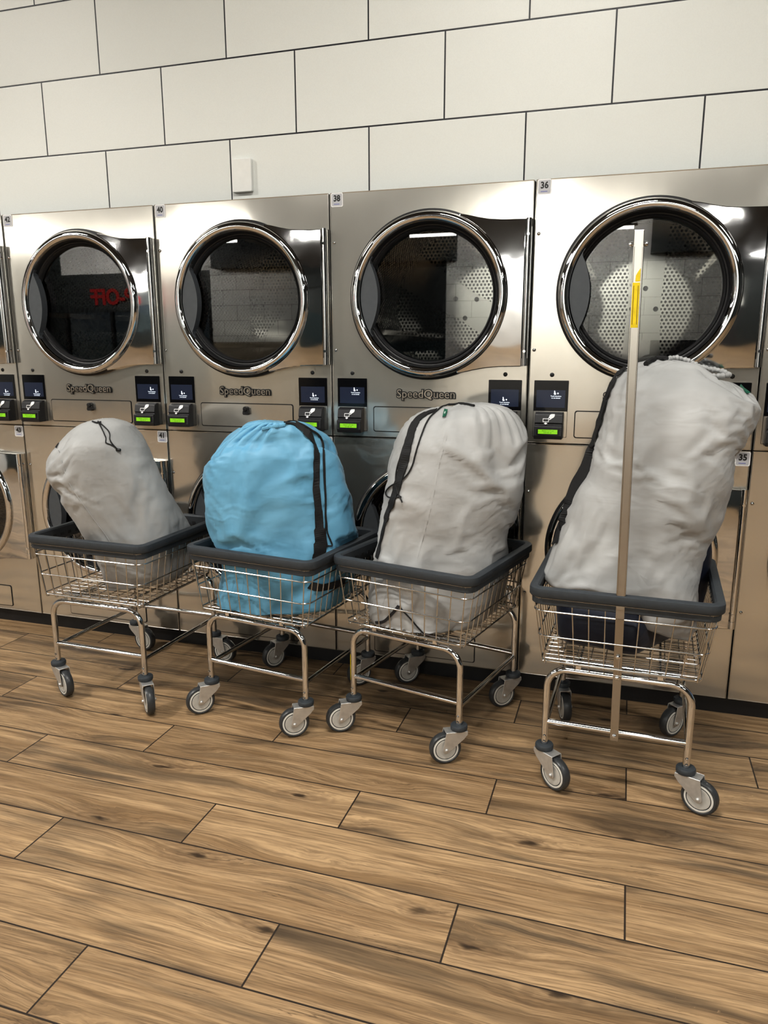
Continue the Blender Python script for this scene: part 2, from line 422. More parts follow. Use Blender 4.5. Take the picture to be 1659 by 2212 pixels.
mb.box((3.1, YF - D, 0), (4.9, YF, 1.5), 3)
mb.box((-5.4, YF - D, 2.95), (-0.4, YF + .3, ZC), 1)
mb.box((-0.4, YF - D, 2.95), (3.0, YF, ZC), 4)
mb.box((3.0, YF - D, 2.95), (4.9, YF + .3, ZC), 1)
wf = mb.build('wall_front', ['wall_panels', 'env_dark', 'env_teal', 'env_charcoal', 'env_white', 'env_tan']); wf['kind'] = 'structure'
mb = MB(); mb.box((-9.3, YF - .03, .75), (-5.6, YF - .02, 2.15)); tag(mb.build('window_1', 'door_glass'), kind='structure')
fr = MB()
for x in (-9.3, -8.1, -6.85, -5.66): fr.box((x, YF - .08, .75), (x + .06, YF + .02, 2.15))
tag(fr.build('window_1_frame', 'black_plastic'), kind='structure')
# the red sign over the glazed stretch, seen mirrored in the door of dryer 42
emissive('sign_red', srgb(225, 25, 30), 1.3)
sg = MB(); vs, fs = text_geo('DROP-OFF', 0.46, 0.012, 0.01, 'CENTER')
sg.add([(-7.55 - a * .92, YF + .03 + c, 2.45 + b) for a, b, c in vs], fs, 0)
tag(sg.build('wall_sign', 'sign_red'), 'red letters of the sign across the room, mirrored in a dryer door', 'sign')

# white blank plate on the wall above dryer 40
mb = MB(); mb.prism(rrect(1.129, 2.024, 1.220, 2.154, .006), YW - .018, YW + .001)
tag(mb.build('wall_plate', 'wall_plate', bevel=.003), 'blank white rectangular plate on the tiled wall above dryer 40', 'wall plate')

# ------------------------------------------------------------------ stacked dryers
def rect_with_hole(x0, z0, x1, z1, cx, cz, r, y, n=96):
    angs = [2 * PI * i / n for i in range(n)]
    for px, pz in ((x0, z0), (x1, z0), (x1, z1), (x0, z1)): angs.append(math.atan2(pz - cz, px - cx) % (2 * PI))
    angs = sorted(set(round(a, 6) for a in angs)); k = len(angs); inn = []; out = []
    for a in angs:
        c, s = math.cos(a), math.sin(a); inn.append((cx + r * c, y, cz + r * s))
        ts = []
        if c > 1e-9: ts.append((x1 - cx) / c)
        if c < -1e-9: ts.append((x0 - cx) / c)
        if s > 1e-9: ts.append((z1 - cz) / s)
        if s < -1e-9: ts.append((z0 - cz) / s)
        t = min(ts); out.append((cx + t * c, y, cz + t * s))
    fs = [(i, (i + 1) % k, k + (i + 1) % k, k + i) for i in range(k)]
    return inn + out, fs, k

CX = 0.41
CZU, CZL = 1.5805, 0.6250
def panel(name, z0, z1, cz, parent):
    mb = MB(); x0, x1 = .0045, .7955
    vs, fs, k = rect_with_hole(x0, z0, x1, z1, CX, cz, .262, 0)
    mb.add(vs, fs)
    b = .004
    # turned back edges
    mb.add([(x0, 0, z0), (x1, 0, z0), (x1, 0, z1), (x0, 0, z1), (x0, .03, z0), (x1, .03, z0), (x1, .03, z1), (x0, .03, z1)],
           [(0, 1, 5, 4), (1, 2, 6, 5), (2, 3, 7, 6), (3, 0, 4, 7)])
    # bright rolled rim along the sides
    for x in (x0, x1): mb.tube([(x, .0005, z0), (x, .0005, z1)], .0022, 6)
    mb.tube([(x0, .0005, z0), (x1, .0005, z0)], .0018, 6); mb.tube([(x0, .0005, z1), (x1, .0005, z1)], .0018, 6)
    return mb.build(name, 'steel', parent, fix=False)

def hinge_plate_poly():
    pts = []
    cz = 0
    for i in range(13):            # arc under the ring, from lower to upper
        a = R(-66 + 132 * i / 12); pts.append((CX + .285 * math.cos(a), .285 * math.sin(a)))
    top = [(.530, .2915), (.56, .286), (.60, .276), (.64, .268), (.69, .2635), (.776, .2615)]
    bot = [(.776, -.2645), (.69, -.2665), (.64, -.271), (.60, -.278), (.56, -.287), (.530, -.2925)]
    return pts + top + bot

def make_door(parent, cz):
    # chrome ring
    d = MB()
    d.lathe([(.318, -.002), (.318, -.022), (.309, -.026)], 96, 'y', (CX, 0, 0), 1)
    d.lathe([(.309, -.016), (.3098, -.030), (.3075, -.041), (.302, -.0485), (.2945, -.0525), (.286, -.0530), (.2785, -.0505), (.2735, -.0455), (.2705, -.037), (.2695, -.02)], 96, 'y', (CX, 0, 0), 0)
    door = d.build('dryer_door', ['chrome', 'gasket'], parent, (0, 0, cz))
    g = MB()
    g.lathe([(.2705, -.034), (.2675, -.030), (.2655, -.022), (.263, -.012), (.258, -.010), (.254, -.014), (.250, -.010), (.247, .002), (.245, .01), (.245, .03)], 96, 'y', (CX, 0, 0), 0)
    g.build('gasket', 'gasket', door)
    gl = MB(); n = 96
    gl.add([(CX + .247 * math.cos(2 * PI * i / n), .006, .247 * math.sin(2 * PI * i / n)) for i in range(n)], [tuple(range(n))])
    gl.build('door_glass', 'door_glass', door)
    # grey finger grip, a crescent at the left of the ring
    h = MB(); o = []; inn = []
    for i in range(25):
        t = i / 24; z = .150 - .300 * t
        xo = CX - math.sqrt(max(.268 ** 2 - z * z, 0))
        bulge = math.sin(PI * t) ** .8
        o.append((xo, z)); inn.append((max(xo + .002, CX - .232 + .034 * bulge - .012 * (1 - bulge)), z))
    m = len(o); vs = []
    for y in (-.041, -.006):
        vs += [(x, y, z) for x, z in o] + [(x, y, z) for x, z in inn]
    fs = []
    for i in range(m - 1):
        fs += [(i, i + 1, m + i + 1, m + i), (2 * m + i, 3 * m + i, 3 * m + i + 1, 2 * m + i + 1), (m + i, m + i + 1, 3 * m + i + 1, 3 * m + i), (i, 2 * m + i, 2 * m + i + 1, i + 1)]
    fs += [(0, m, 3 * m, 2 * m), (m - 1, 3 * m - 1, 4 * m - 1, 2 * m - 1)]
    h.add(vs, fs)
    h.build('door_handle', 'handle_plastic', door)
    p = MB(); poly = hinge_plate_poly()
    p.prism(poly[::-1], -.036, -.006)
    hp = p.build('hinge_plate', 'plate_chrome', door, bevel=.003)
    hg = MB()
    hg.tube([(.786, -.030, -.262), (.786, -.030, .262)], .0095, 14)
    hg.box((.776, -.026, -.262), (.797, -.004, .262))
    for z in (-.262, .236): hg.tube([(.786, -.030, z), (.786, -.030, z + .028)], .0112, 14)
    for z in (-.208, .208): hg.tube([(.786, -.038, z), (.786, -.0425, z)], .0055, 10)
    hg.build('door_hinge', 'chrome', door)
    return door

def make_drum(parent, cz, rot):
    mb = MB(); r, y0, y1, n = .335, .05, .70, 72
    me_uv = []
    vs = []; fs = []; uvs = []
    for iy, y in enumerate((y0, y1)):
        for j in range(n + 1):
            a = 2 * PI * j / n; vs.append((CX + r * math.cos(a), y, r * math.sin(a)))
    for j in range(n):
        fs.append((j, j + 1, n + 1 + j + 1, n + 1 + j))
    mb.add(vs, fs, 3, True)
    back0 = len(mb.v); rings = (0.0, .06, .12, .18, .24, .29, .335)
    fcount = len(mb.f)
    bv = []; bf = []; bm_ = []
    bv.append((CX, y1, 0))
    for rr in rings[1:]:
        for j in range(n): bv.append((CX + rr * math.cos(2 * PI * j / n), y1, rr * math.sin(2 * PI * j / n)))
    for j in range(n): bf.append((0, 1 + j, 1 + (j + 1) % n))
    for i in range(len(rings) - 2):
        for j in range(n):
            a = 1 + i * n; b = 1 + (i + 1) * n
            bf.append((a + j, a + (j + 1) % n, b + (j + 1) % n, b + j))
    mb.add(bv, bf, 0, False)
    # plain unperforated band on the back wall, with bolt holes
    c, s = math.cos(rot), math.sin(rot)
    p = [(-.333, -.085), (0, -.068), (.333, -.085), (.333, .085), (0, .068), (-.333, .085)]
    mb.add([(CX + u * c - v * s, y1 - .003, u * s + v * c) for u, v in p], [(0, 1, 2, 3, 4, 5)], 1)
    for k in range(3):
        x, z = CX + .058 * math.cos(rot + PI / 2 + .5 + k * 2.094), .058 * math.sin(rot + PI / 2 + .5 + k * 2.094)
        mb.lathe([(.011, -.004), (.011, -.007), (.006, -.0065), (.0001, -.0065)], 14, 'y', (x, y1, z), 2)
    # three lifters along the wall
    for k in range(3):
        a = rot + PI / 3 + 2 * PI * k / 3; c, s = math.cos(a), math.sin(a)
        sec = [(r, -.07), (r - .03, -.028), (r - .065, -.012), (r - .065, .012), (r - .03, .028), (r, .07)]
        vs = [(CX + u * c - v * s, y, u * s + v * c) for y in (y0 + .03, y1) for u, v in sec]
        mb.add(vs, [(i, i + 1, 6 + i + 1, 6 + i) for i in range(5)] + [(0, 1, 2, 3, 4, 5)], 1, False)
    # front bulkhead ring closing the gap to the panel
    mb.lathe([(.262, .0), (.262, .05), (.335, .05)], 72, 'y', (CX, 0, 0), 2)
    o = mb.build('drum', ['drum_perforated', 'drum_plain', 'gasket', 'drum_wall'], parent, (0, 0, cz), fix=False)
    me = o.data; uvl = me.uv_layers.new(name='uv')
    for p in me.polygons:
        for li in p.loop_indices:
            v = me.vertices[me.loops[li].vertex_index].co
            if p.material_index == 0 and abs(p.normal.y) > .5: uvl.data[li].uv = (v.x, v.z)
            else:
                a = math.atan2(v.z, v.x - CX)
                uvl.data[li].uv = (a * r, v.y)
    # unwrap the seam of the cylinder
    for p in me.polygons:
        if p.material_index == 3:
            us = [uvl.data[li].uv[0] for li in p.loop_indices]
            if max(us) - min(us) > r:
                for li in p.loop_indices:
                    if uvl.data[li].uv[0] < 0: uvl.data[li].uv[0] += 2 * PI * r
    return o

def hand_icon(mb, x, y, z, s, mi):
    """hand holding a card over an arrow"""
    hand = [(-.10, .00), (.00, .14), (.10, .42), (.28, .50), (.62, .50), (.62, .28), (.52, .12), (.34, .02), (.20, -.10), (.06, -.16), (.02, -.10), (.14, .02), (.10, .06)]
    mb.add([(x + a * s, y, z + b * s) for a, b in hand], [tuple(range(len(hand)))], mi)
    # card outline
    c = [(-.62, -.02), (-.02, -.02), (-.02, -.36), (-.62, -.36)]; t = .065
    for i in range(4):
        (ax, az), (bx, bz) = c[i], c[(i + 1) % 4]
        lo = (x + (min(ax, bx) - t / 2) * s, z + (min(az, bz) - t / 2) * s); hi = (x + (max(ax, bx) + t / 2) * s, z + (max(az, bz) + t / 2) * s)
        mb.add([(lo[0], y - .00005, lo[1]), (hi[0], y - .00005, lo[1]), (hi[0], y - .00005, hi[1]), (lo[0], y - .00005, hi[1])], [(0, 1, 2, 3)], mi)
    ar = [(-.52, -.53), (-.12, -.53), (-.32, -.68)]; ar2 = [(-.52, -.53), (-.32, -.42), (-.12, -.53)]
    mb.add([(x + a * s, y, z + b * s) for a, b in ar], [(0, 1, 2)], mi); mb.add([(x + a * s, y, z + b * s) for a, b in ar2], [(0, 1, 2)], mi)

def make_controls(parent, x0, num, pos):
    """touch screen in its recess with the card reader below it; x0 = left edge"""
    x1 = x0 + .128; zt, zm, zb = 1.2645, 1.151, 1.0505
    sc = MB()
    # thin bright bezel + dark line around the whole cut-out
    sc.prism(rrect(x0 - .003, zb - .003, x1 + .003, zt + .003, .003, 2), -.0015, .002, 1)
    sc.prism(rrect(x0, zb, x1, zt, .002, 2), -.0022, .001, 2)
    sc.prism(rrect(x0 + .0015, zb + .0015, x1 - .0015, zm - .002, .002, 2), -.0028, .001, 1)
    sc.prism(rrect(x0 + .001, zm, x1 - .001, zt - .001, .002, 2), -.0035, .001, 0)
    s = sc.build('touch_screen', ['screen_glass', 'steel', 'seam_black'], parent)
    dx0, dx1 = x0 + .010, x1 - .011; dz1 = zt - .036; dz0 = zm + .012
    dp = MB(); dp.add([(dx0, -.0039, dz0), (dx1, -.0039, dz0), (dx1, -.0039, dz1), (dx0, -.0039, dz1)], [(0, 1, 2, 3)], 0)
    tx = dx0 + (dx1 - dx0) * pos[0]; tz = dz1 - (dz1 - dz0) * pos[1]
    y = -.0043
    # pointing finger glyph with a dot ring and a small drop
    f = [(-.0035, .0135), (-.001, .0145), (.0005, .012), (.001, .006), (.004, .004), (.0035, -.001), (-.002, -.001), (-.0045, .003), (-.003, .006)]
    dp.add([(tx - .004 + a, y, tz + .003 + b) for a, b in f], [tuple(range(len(f)))], 1)
    dp.add([(tx + .007 + .003 * math.cos(a * PI / 3), y, tz + .007 + .003 * math.sin(a * PI / 3)) for a in range(6)], [tuple(range(6))], 1)
    add_text(dp, 'Touch anywhere', .0058, tx, y, tz - .0035, 1, .0001)
    add_text(dp, 'to get started', .0058, tx, y, tz - .0105, 1, .0001)
    dp.build('display', ['display', 'display_white'], s, fix=False)
    # card reader: wedge shaped box, display lip and slot
    xa, xb = x0 + .010, x1 - .014; zt2, zb2 = zm - .004, zb + .0
    rd = MB()
    prof = [(-.012, zt2), (-.030, zt2 - .008), (-.038, zt2 - .040), (-.034, zt2 - .042), (-.034, zt2 - .048), (-.046, zt2 - .051), (-.048, zb2 + .010), (-.043, zb2 - .004), (.0, zb2 - .004), (.0, zt2)]
    n = len(prof)
    vs = [(xa, y_, z_) for y_, z_ in prof] + [(xb, y_, z_) for y_, z_ in prof]
    rd.add(vs, [tuple(range(n)), tuple(reversed(range(n, 2 * n)))] + [(i, (i + 1) % n, n + (i + 1) % n, n + i) for i in range(n)])
    r = rd.build('card_reader', 'reader_plastic', parent, bevel=.0025)
    ic = MB()
    sl = (.0325 - .0) / .034
    # icon lies on the sloped face
    tmp = MB(); hand_icon(tmp, (xa + xb) / 2 + .001, 0, 0, .034, 0)
    zc = zt2 - .023
    for fidx in tmp.f: pass
    ic.add([(vx, -.0345 - .0012 + (vz) * .25, zc + vz) for vx, vy, vz in tmp.v], tmp.f, 0)
    ic.build('card_icon', 'icon_white', r, fix=False)
    lc = MB()
    zlm = zb2 + .025
    lc.box((xa + .010, -.0495, zlm - .0125), (xb - .010, -.046, zlm + .0125), 0)
    lc.box((xa + .016, -.0502, zlm - .0082), (xb - .016, -.049, zlm + .0082), 1)
    add_text(lc, 'SELECT CYCLE', .0068, (xa + xb) / 2, -.0505, zlm + .0034, 2)
    add_text(lc, 'DRYER ' + num, .0068, (xa + xb) / 2, -.0505, zlm - .0040, 2)
    lc.build('reader_display', ['black_plastic', 'lcd', 'lcd_text'], r, fix=False)

def lint_door(parent, z0, z1, knob=True):
    mb = MB()
    mb.prism(rrect(.1785, z0 - .002, .6225, z1 + .002, .010), -.0012, .002, 1)
    mb.prism(rrect(.1825, z0 + .002, .6185, z1 - .002, .008), -.0034, .001, 0)
    o = mb.build('lint_drawer', ['steel', 'seam_black'], parent)
    if knob:
        k = MB(); zc = z1 - .021
        k.lathe([(.0001, -.026), (.009, -.025), (.0105, -.022), (.0105, -.003)], 20, 'y', (.405, 0, zc))
        k.prism([(.396, zc), (.414, zc), (.419, zc - .020), (.415, zc - .026), (.395, zc - .026), (.391, zc - .020)], -.020, -.003)
        k.build('drawer_latch', 'black_plastic', o)

def sticker(parent, x0, z0, num):
    mb = MB()
    mb.prism(rrect(x0, z0, x0 + .050, z0 + .052, .006), -.0016, .001, 0)
    mb.add([(x, -.0020, z) for x, z in rrect(x0 + .0035, z0 + .0035, x0 + .0465, z0 + .0485, .004)], [tuple(range(24))], 1)
    add_text(mb, num, .031, x0 + .025, -.0024, z0 + .0305, 2, .0011, 0, .92)
    mb.add([(x0 + .012, -.0024, z0 + .009), (x0 + .036, -.0024, z0 + .009), (x0 + .036, -.0024, z0 + .0115), (x0 + .012, -.0024, z0 + .0115)], [(0, 1, 2, 3)], 3)
    mb.build('number_sticker', ['sticker_white', 'sticker_grey', 'number_black', 'sticker_blue'], parent, fix=False)

def badge(parent, zc):
    mb = MB()
    size = .0465
    vs, fs = text_geo('SpeedQueen', size, .0034, .0030, 'CENTER')
    w = max(v[0] for v in vs) - min(v[0] for v in vs); sx = .244 / w
    mb.add([(.400 + a * sx, -.0035 - c, zc + b) for a, b, c in vs], fs, 0)
    vs, fs = text_geo('SpeedQueen', size, -.0003, .0042, 'CENTER')
    mb.add([(.400 + a * sx, -.0035 - c, zc + b) for a, b, c in vs], fs, 1)
    mb.build('brand_badge', ['number_black', 'worn_steel'], parent, fix=False)

def make_dryer(mod, up, low, label, posL, posR, rots):
    t = empty('stacked_tumble_dryer', (mod * MW, 0, 0)); tag(t, label, 'dryer', 'stacked dryers along the wall')
    cab = MB()
    cab.box((.002, .012, Z0), (.012, .85, ZT)); cab.box((.788, .012, Z0), (.798, .85, ZT)); cab.box((.002, .012, ZT - .01), (.798, .85, ZT - .002)); cab.box((.002, .012, Z0), (.798, .85, Z0 + .01))
    cab.box((.002, .84, Z0), (.798, .85, ZT)); cab.box((.002, .03, ZB - .006), (.798, .84, ZB + .004))
    cab.build('cabinet', 'seam_black', t)
    u = panel('upper_panel', ZB + .0035, ZT, CZU, t); l = panel('lower_panel', Z0, ZB - .0035, CZL, t)
    for z in (CZU, CZL):
        make_door(t, z)
    make_drum(t, CZU, rots[0]); make_drum(t, CZL, rots[1])
    make_controls(t, .0245, up, posL); make_controls(t, .650, low, posR)
    lint_door(t, 1.0515, 1.1515); lint_door(t, .0905, .1985, False)
    sticker(t, .0075, 1.926, up); sticker(t, .7475, .969, low)
    badge(t, 1.2045)
    for x in (.089, .713):
        d = MB(); d.lathe([(.0001, -.0035), (.006, -.0035), (.008, -.002), (.0085, .001)], 24, 'y', (x, 0, 1.2853)); d.build('sensor_dot', 'black_plastic', t)
    for x, z in ((.0185, 1.7925), (.0185, 1.377), (.0185, .834), (.0185, .420)):
        d = MB(); d.lathe([(.0001, -.006), (.0035, -.0052), (.006, -.003), (.007, .001)], 16, 'y', (x, 0, z)); d.build('screw', 'chrome', t)
    return t

make_dryer(-1, '44', '43', 'stacked steel dryer cut off at the left frame edge, number 43 below', (.5, .5), (.62, .78), (.3, 1.0))
make_dryer(0, '42', '41', 'stacked steel dryer numbered 42 and 41, behind the leftmost cart', (.64, .76), (.70, .45), (.15, .8))
make_dryer(1, '40', '39', 'stacked steel dryer numbered 40, behind the light blue bag', (.55, .68), (.56, .66), (.75, .2))
make_dryer(2, '38', '37', 'darker reflecting stacked steel dryer numbered 38, between dryers 40 and 36', (.64, .28), (.50, .70), (2.6, .5))
make_dryer(3, '36', '35', 'stacked steel dryer numbered 36 and 35, behind the cart with the tall pole', (.68, .29), (.5, .5), (1.57, .4))
make_dryer(4, '34', '33', 'stacked steel dryer cut off at the right frame edge, right of dryer 36', (.5, .5), (.5, .5), (1.1, .1))

# ------------------------------------------------------------------ laundry carts
LW, LD, ZP, HB, FT = .4268, .494, .139, .2154, .399
RW, RFY, RBY, RZT, BW, BFY, BZ = .559, -.052, .506, .673, .466, -.022, .431
TUBE = .0112
BBY = LD - .036
def basket_dims(z):
    """half width, front y, back y of the wire basket at height z"""
    t = (z - BZ) / (.640 - BZ)
    return BW / 2 + t * (.266 - BW / 2), BFY + t * (-.040 - BFY), BBY + t * (RBY - .014 - BBY)

def rr_path(hw, y0, y1, r, n=8):
    """rounded rectangle path (points, outward normals) in xy"""
    out = []
    for cx, cy, a0 in ((hw - r, y1 - r, 0), (-hw + r, y1 - r, 90), (-hw + r, y0 + r, 180), (hw - r, y0 + r, 270)):
        for i in range(n + 1):
            a = R(a0 + 90 * i / n); out.append((cx + r * math.cos(a), cy + r * math.sin(a), math.cos(a), math.sin(a)))
    return out

def make_rim(parent):
    path = rr_path(RW / 2, RFY, RBY, .048, 10)
    prof = [(-.029, RZT - .006), (-.024, RZT), (-.006, RZT), (-.001, RZT - .003), (0, RZT - .008), (0, RZT - .027), (-.003, RZT - .031), (-.008, RZT - .033), (-.009, RZT - .052), (-.013, RZT - .055), (-.020, RZT - .055), (-.024, RZT - .050), (-.027, RZT - .03)]
    mb = MB(); vs = []
    for x, y, nx, ny in path:
        for o, z in prof: vs.append((x + nx * o, y + ny * o, z))
    k = len(path); n = len(prof); fs = []
    for i in range(k):
        for j in range(n):
            fs.append((i * n + j, i * n + (j + 1) % n, ((i + 1) % k) * n + (j + 1) % n, ((i + 1) % k) * n + j))
    mb.add(vs, fs, 0, True)
    # row of slots along the inner faces
    zs0, zs1 = RZT - .040, RZT - .028
    hw = RW / 2 - .0262
    x = -RW / 2 + .09
    while x < RW / 2 - .09:
        for yy in (RBY - .0262, RFY + .0262):
            mb.box((x, yy - .0015, zs0), (x + .016, yy + .0015, zs1), 1)
        x += .041
    y = RFY + .09
    while y < RBY - .10:
        for xx in (-hw, hw): mb.box((xx - .0015, y, zs0), (xx + .0015, y + .016, zs1), 1)
        y += .041
    o = mb.build('bumper_rim', ['bumper_plastic', 'bumper_slot'], parent)
    return o

def make_basket(parent):
    mb = MB(); r = .0021
    for z in (.640, .597, .514, BZ):
        hw, y0, y1 = basket_dims(z); rad = .035 if z > BZ else .03
        mb.tube([(x, y, z) for x, y, a, b in rr_path(hw + .002, y0 - .002, y1 + .002, rad, 6)], .0028 if z < .63 else .0022, 8, closed=True)
    hwT, y0T, y1T = basket_dims(.640); hwB, y0B, y1B = basket_dims(BZ)
    zf = BZ - .010
    nx = 10
    for i in range(nx + 1):                      # wires up the front, across the floor and up the back
        s = -1 + 2 * i / nx; xt, xb = s * (hwT - .02), s * (hwB - .012)
        mb.tube([(xt, y0T, .645), (xb, y0B, BZ - .002), (xb, y0B + .003, zf), (xb, y0B + .010, zf - .003), (xb, y1B - .010, zf - .003), (xb, y1B - .003, zf), (xb, y1B, BZ - .002), (xt, y1T, .645)], r, 6)
    ny = 11
    for i in range(ny + 1):
        s = i / ny; yt = y0T + .03 + s * (y1T - y0T - .06); yb = y0B + .014 + s * (y1B - y0B - .028)
        mb.tube([(-hwT, yt, .645), (-hwB, yb, BZ - .002), (-hwB + .003, yb, zf + .003), (-hwB + .012, yb, zf), (hwB - .012, yb, zf), (hwB - .003, yb, zf + .003), (hwB, yb, BZ - .002), (hwT, yt, .645)], r, 6)
    m = 13
    for i in range(m):                           # closer cross wires of the floor
        y = y0B + .02 + (y1B - y0B - .04) * (i + .5) / m
        mb.tube([(-hwB + .006, y, zf + .0035), (hwB - .006, y, zf + .0035)], .0017, 6)
    return mb.build('wire_basket', 'wire', parent)

def u_frame(name, y, parent, zt=FT):
    mb = MB(); h = LW / 2; br = .062; pts = [(-h, y, ZP - .004), (-h, y, zt - br)]
    for i in range(1, 9):
        a = R(180 - 90 * i / 8); pts.append((-h + br + br * math.cos(a), y, zt - br + br * math.sin(a)))
    for i in range(0, 9):
        a = R(90 - 90 * i / 8); pts.append((h - br + br * math.cos(a), y, zt - br + br * math.sin(a)))
    pts.append((h, y, ZP - .004))
    mb.tube(pts, TUBE, 14)
    s = -1 if y < .2 else 1
    for x in (-h, h):
        for z, rr in ((ZP + .010, .0048), (ZP + .030, .0048)):
            mb.lathe([(.0001, .005 * s), (rr * .7, .004 * s), (rr, 0), (rr, -.003 * s)], 10, 'y', (x, y + s * TUBE, z))
    # clips holding the basket
    for x in (-.12, .12):
        mb.box((x - .008, y - .006, zt + .006), (x + .008, y + .006, BZ - .012))
    return mb.build(name, 'chrome', parent)

def bar(name, a, b, r, parent, mat='chrome'):
    mb = MB(); mb.tube([a, b], r, 12); return mb.build(name, mat, parent)

WR = .0555
def make_caster(parent, x, y, yaw, trail=.050):
    """yaw: direction the wheel trails, in cart axes"""
    f = MB(); hw = .0205
    tz = ZP - .020
    poly = [(-.0255, tz), (-.0255, tz - .012), (-.014, tz - .027), (trail - .0145, WR - .004)]
    for i in range(7):
        a = R(215 + 130 * i / 6); poly.append((trail + .0120 * math.cos(a), WR + .0120 * math.sin(a)))
    poly += [(trail + .0118, WR + .004), (trail + .004, tz - .012), (trail + .002, tz)]
    for s in (-1, 1):
        f.prism(poly, s * hw - .0011, s * hw + .0011)
    f.box((-.026, -hw, tz - .003), (trail + .002, hw, tz))
    f.prism([(-.0265, tz - .002), (-.0265, tz - .013), (-.021, tz - .019), (-.021, tz - .002)], -hw, hw)
    for s in (-1, 1):
        f.lathe([(.0001, s * .0065), (.0045, s * .006), (.0062, s * .004), (.0062, 0)], 8, 'y', (trail, s * (hw + .001), WR))
    c = f.build('caster', 'zinc', parent, (x, y, 0), bevel=.0012)
    c.rotation_euler = (0, 0, yaw)
    d = MB(); d.lathe([(.0115, .1395), (.018, .1395), (.027, .137), (.0290, .134), (.0290, .124), (.027, .1195), (.0, .1195)], 32, 'z', (0, 0, 0))
    d.build('bumper_disc', 'bumper_plastic', c)
    w = MB()
    w.lathe([(.0435, -.0125), (.047, -.0150), (.0510, -.0140), (.0540, -.0095), (WR, 0), (.0540, .0095), (.0510, .0140), (.047, .0150), (.0435, .0125)], 40, 'y', (trail, 0, WR))
    w.build('wheel', 'tire_rubber', c)
    h = MB()
    for s in (-1, 1):
        h.lathe([(.0440, s * .0120), (.0435, s * .0142), (.0385, s * .0150), (.0375, s * .0142)], 40, 'y', (trail, 0, WR), 1)
        h.lathe([(.0375, s * .0142), (.0362, s * .0130), (.0350, s * .0142)], 40, 'y', (trail, 0, WR), 2)
        h.lathe([(.0350, s * .0142), (.033, s * .0150), (.024, s * .0125), (.014, s * .0135), (.0, s * .0150)], 40, 'y', (trail, 0, WR), 0)
    h.build('wheel_hub', ['hub_plastic', 'hub_white', 'bumper_slot'], c)
    return c

def make_cart(label, x, y, rz, yaws, trails):
    t = empty('laundry_cart', (x, y, 0), R(rz)); tag(t, label, 'cart', 'wire laundry carts')
    make_rim(t); make_basket(t)
    u_frame('front_frame', 0, t); u_frame('rear_frame', LD, t)
    h = LW / 2
    bar('front_crossbar', (-h, 0, HB), (h, 0, HB), .0095, t); bar('rear_crossbar', (-h, LD, HB), (h, LD, HB), .0095, t)
    for s in (-1, 1): bar('side_bar', (s * h, 0, HB - .012), (s * h, LD, HB - .012), .0085, t)
    for s in (-1, 1): bar('basket_rail', (s * .12, -.004, FT + .014), (s * .12, LD + .004, FT + .014), .0045, t, 'wire')
    for (sx, yy), yw, tr in zip(((-1, 0), (1, 0), (-1, LD), (1, LD)), yaws, trails):
        make_caster(t, sx * h, yy, R(yw), tr)
    return t
poses = {'A': (.8245, -.6029, -2.43), 'B': (1.5096, -.5869, -8.35), 'C': (2.0817, -.5800, -13.4), 'D': (2.7920, -.6774, -2.11)}
cartA = make_cart('wire laundry cart leftmost of the four, holding the leaning grey bag', *poses['A'], (-25, -43, -7, 0), (.052, .052, .05, .05))
cartB = make_cart('wire laundry cart holding the light blue bag', *poses['B'], (-128, -140, -115, -120), (.048, .045, .048, .045))
cartC = make_cart('wire laundry cart holding the upright grey bag with green tag', *poses['C'], (-135, -138, -125, -125), (.05, .048, .05, .05))
cartD = make_cart('wire laundry cart with a tall steel pole on its front', *poses['D'], (-36, -20, -70, -130), (.052, .048, .05, .045))

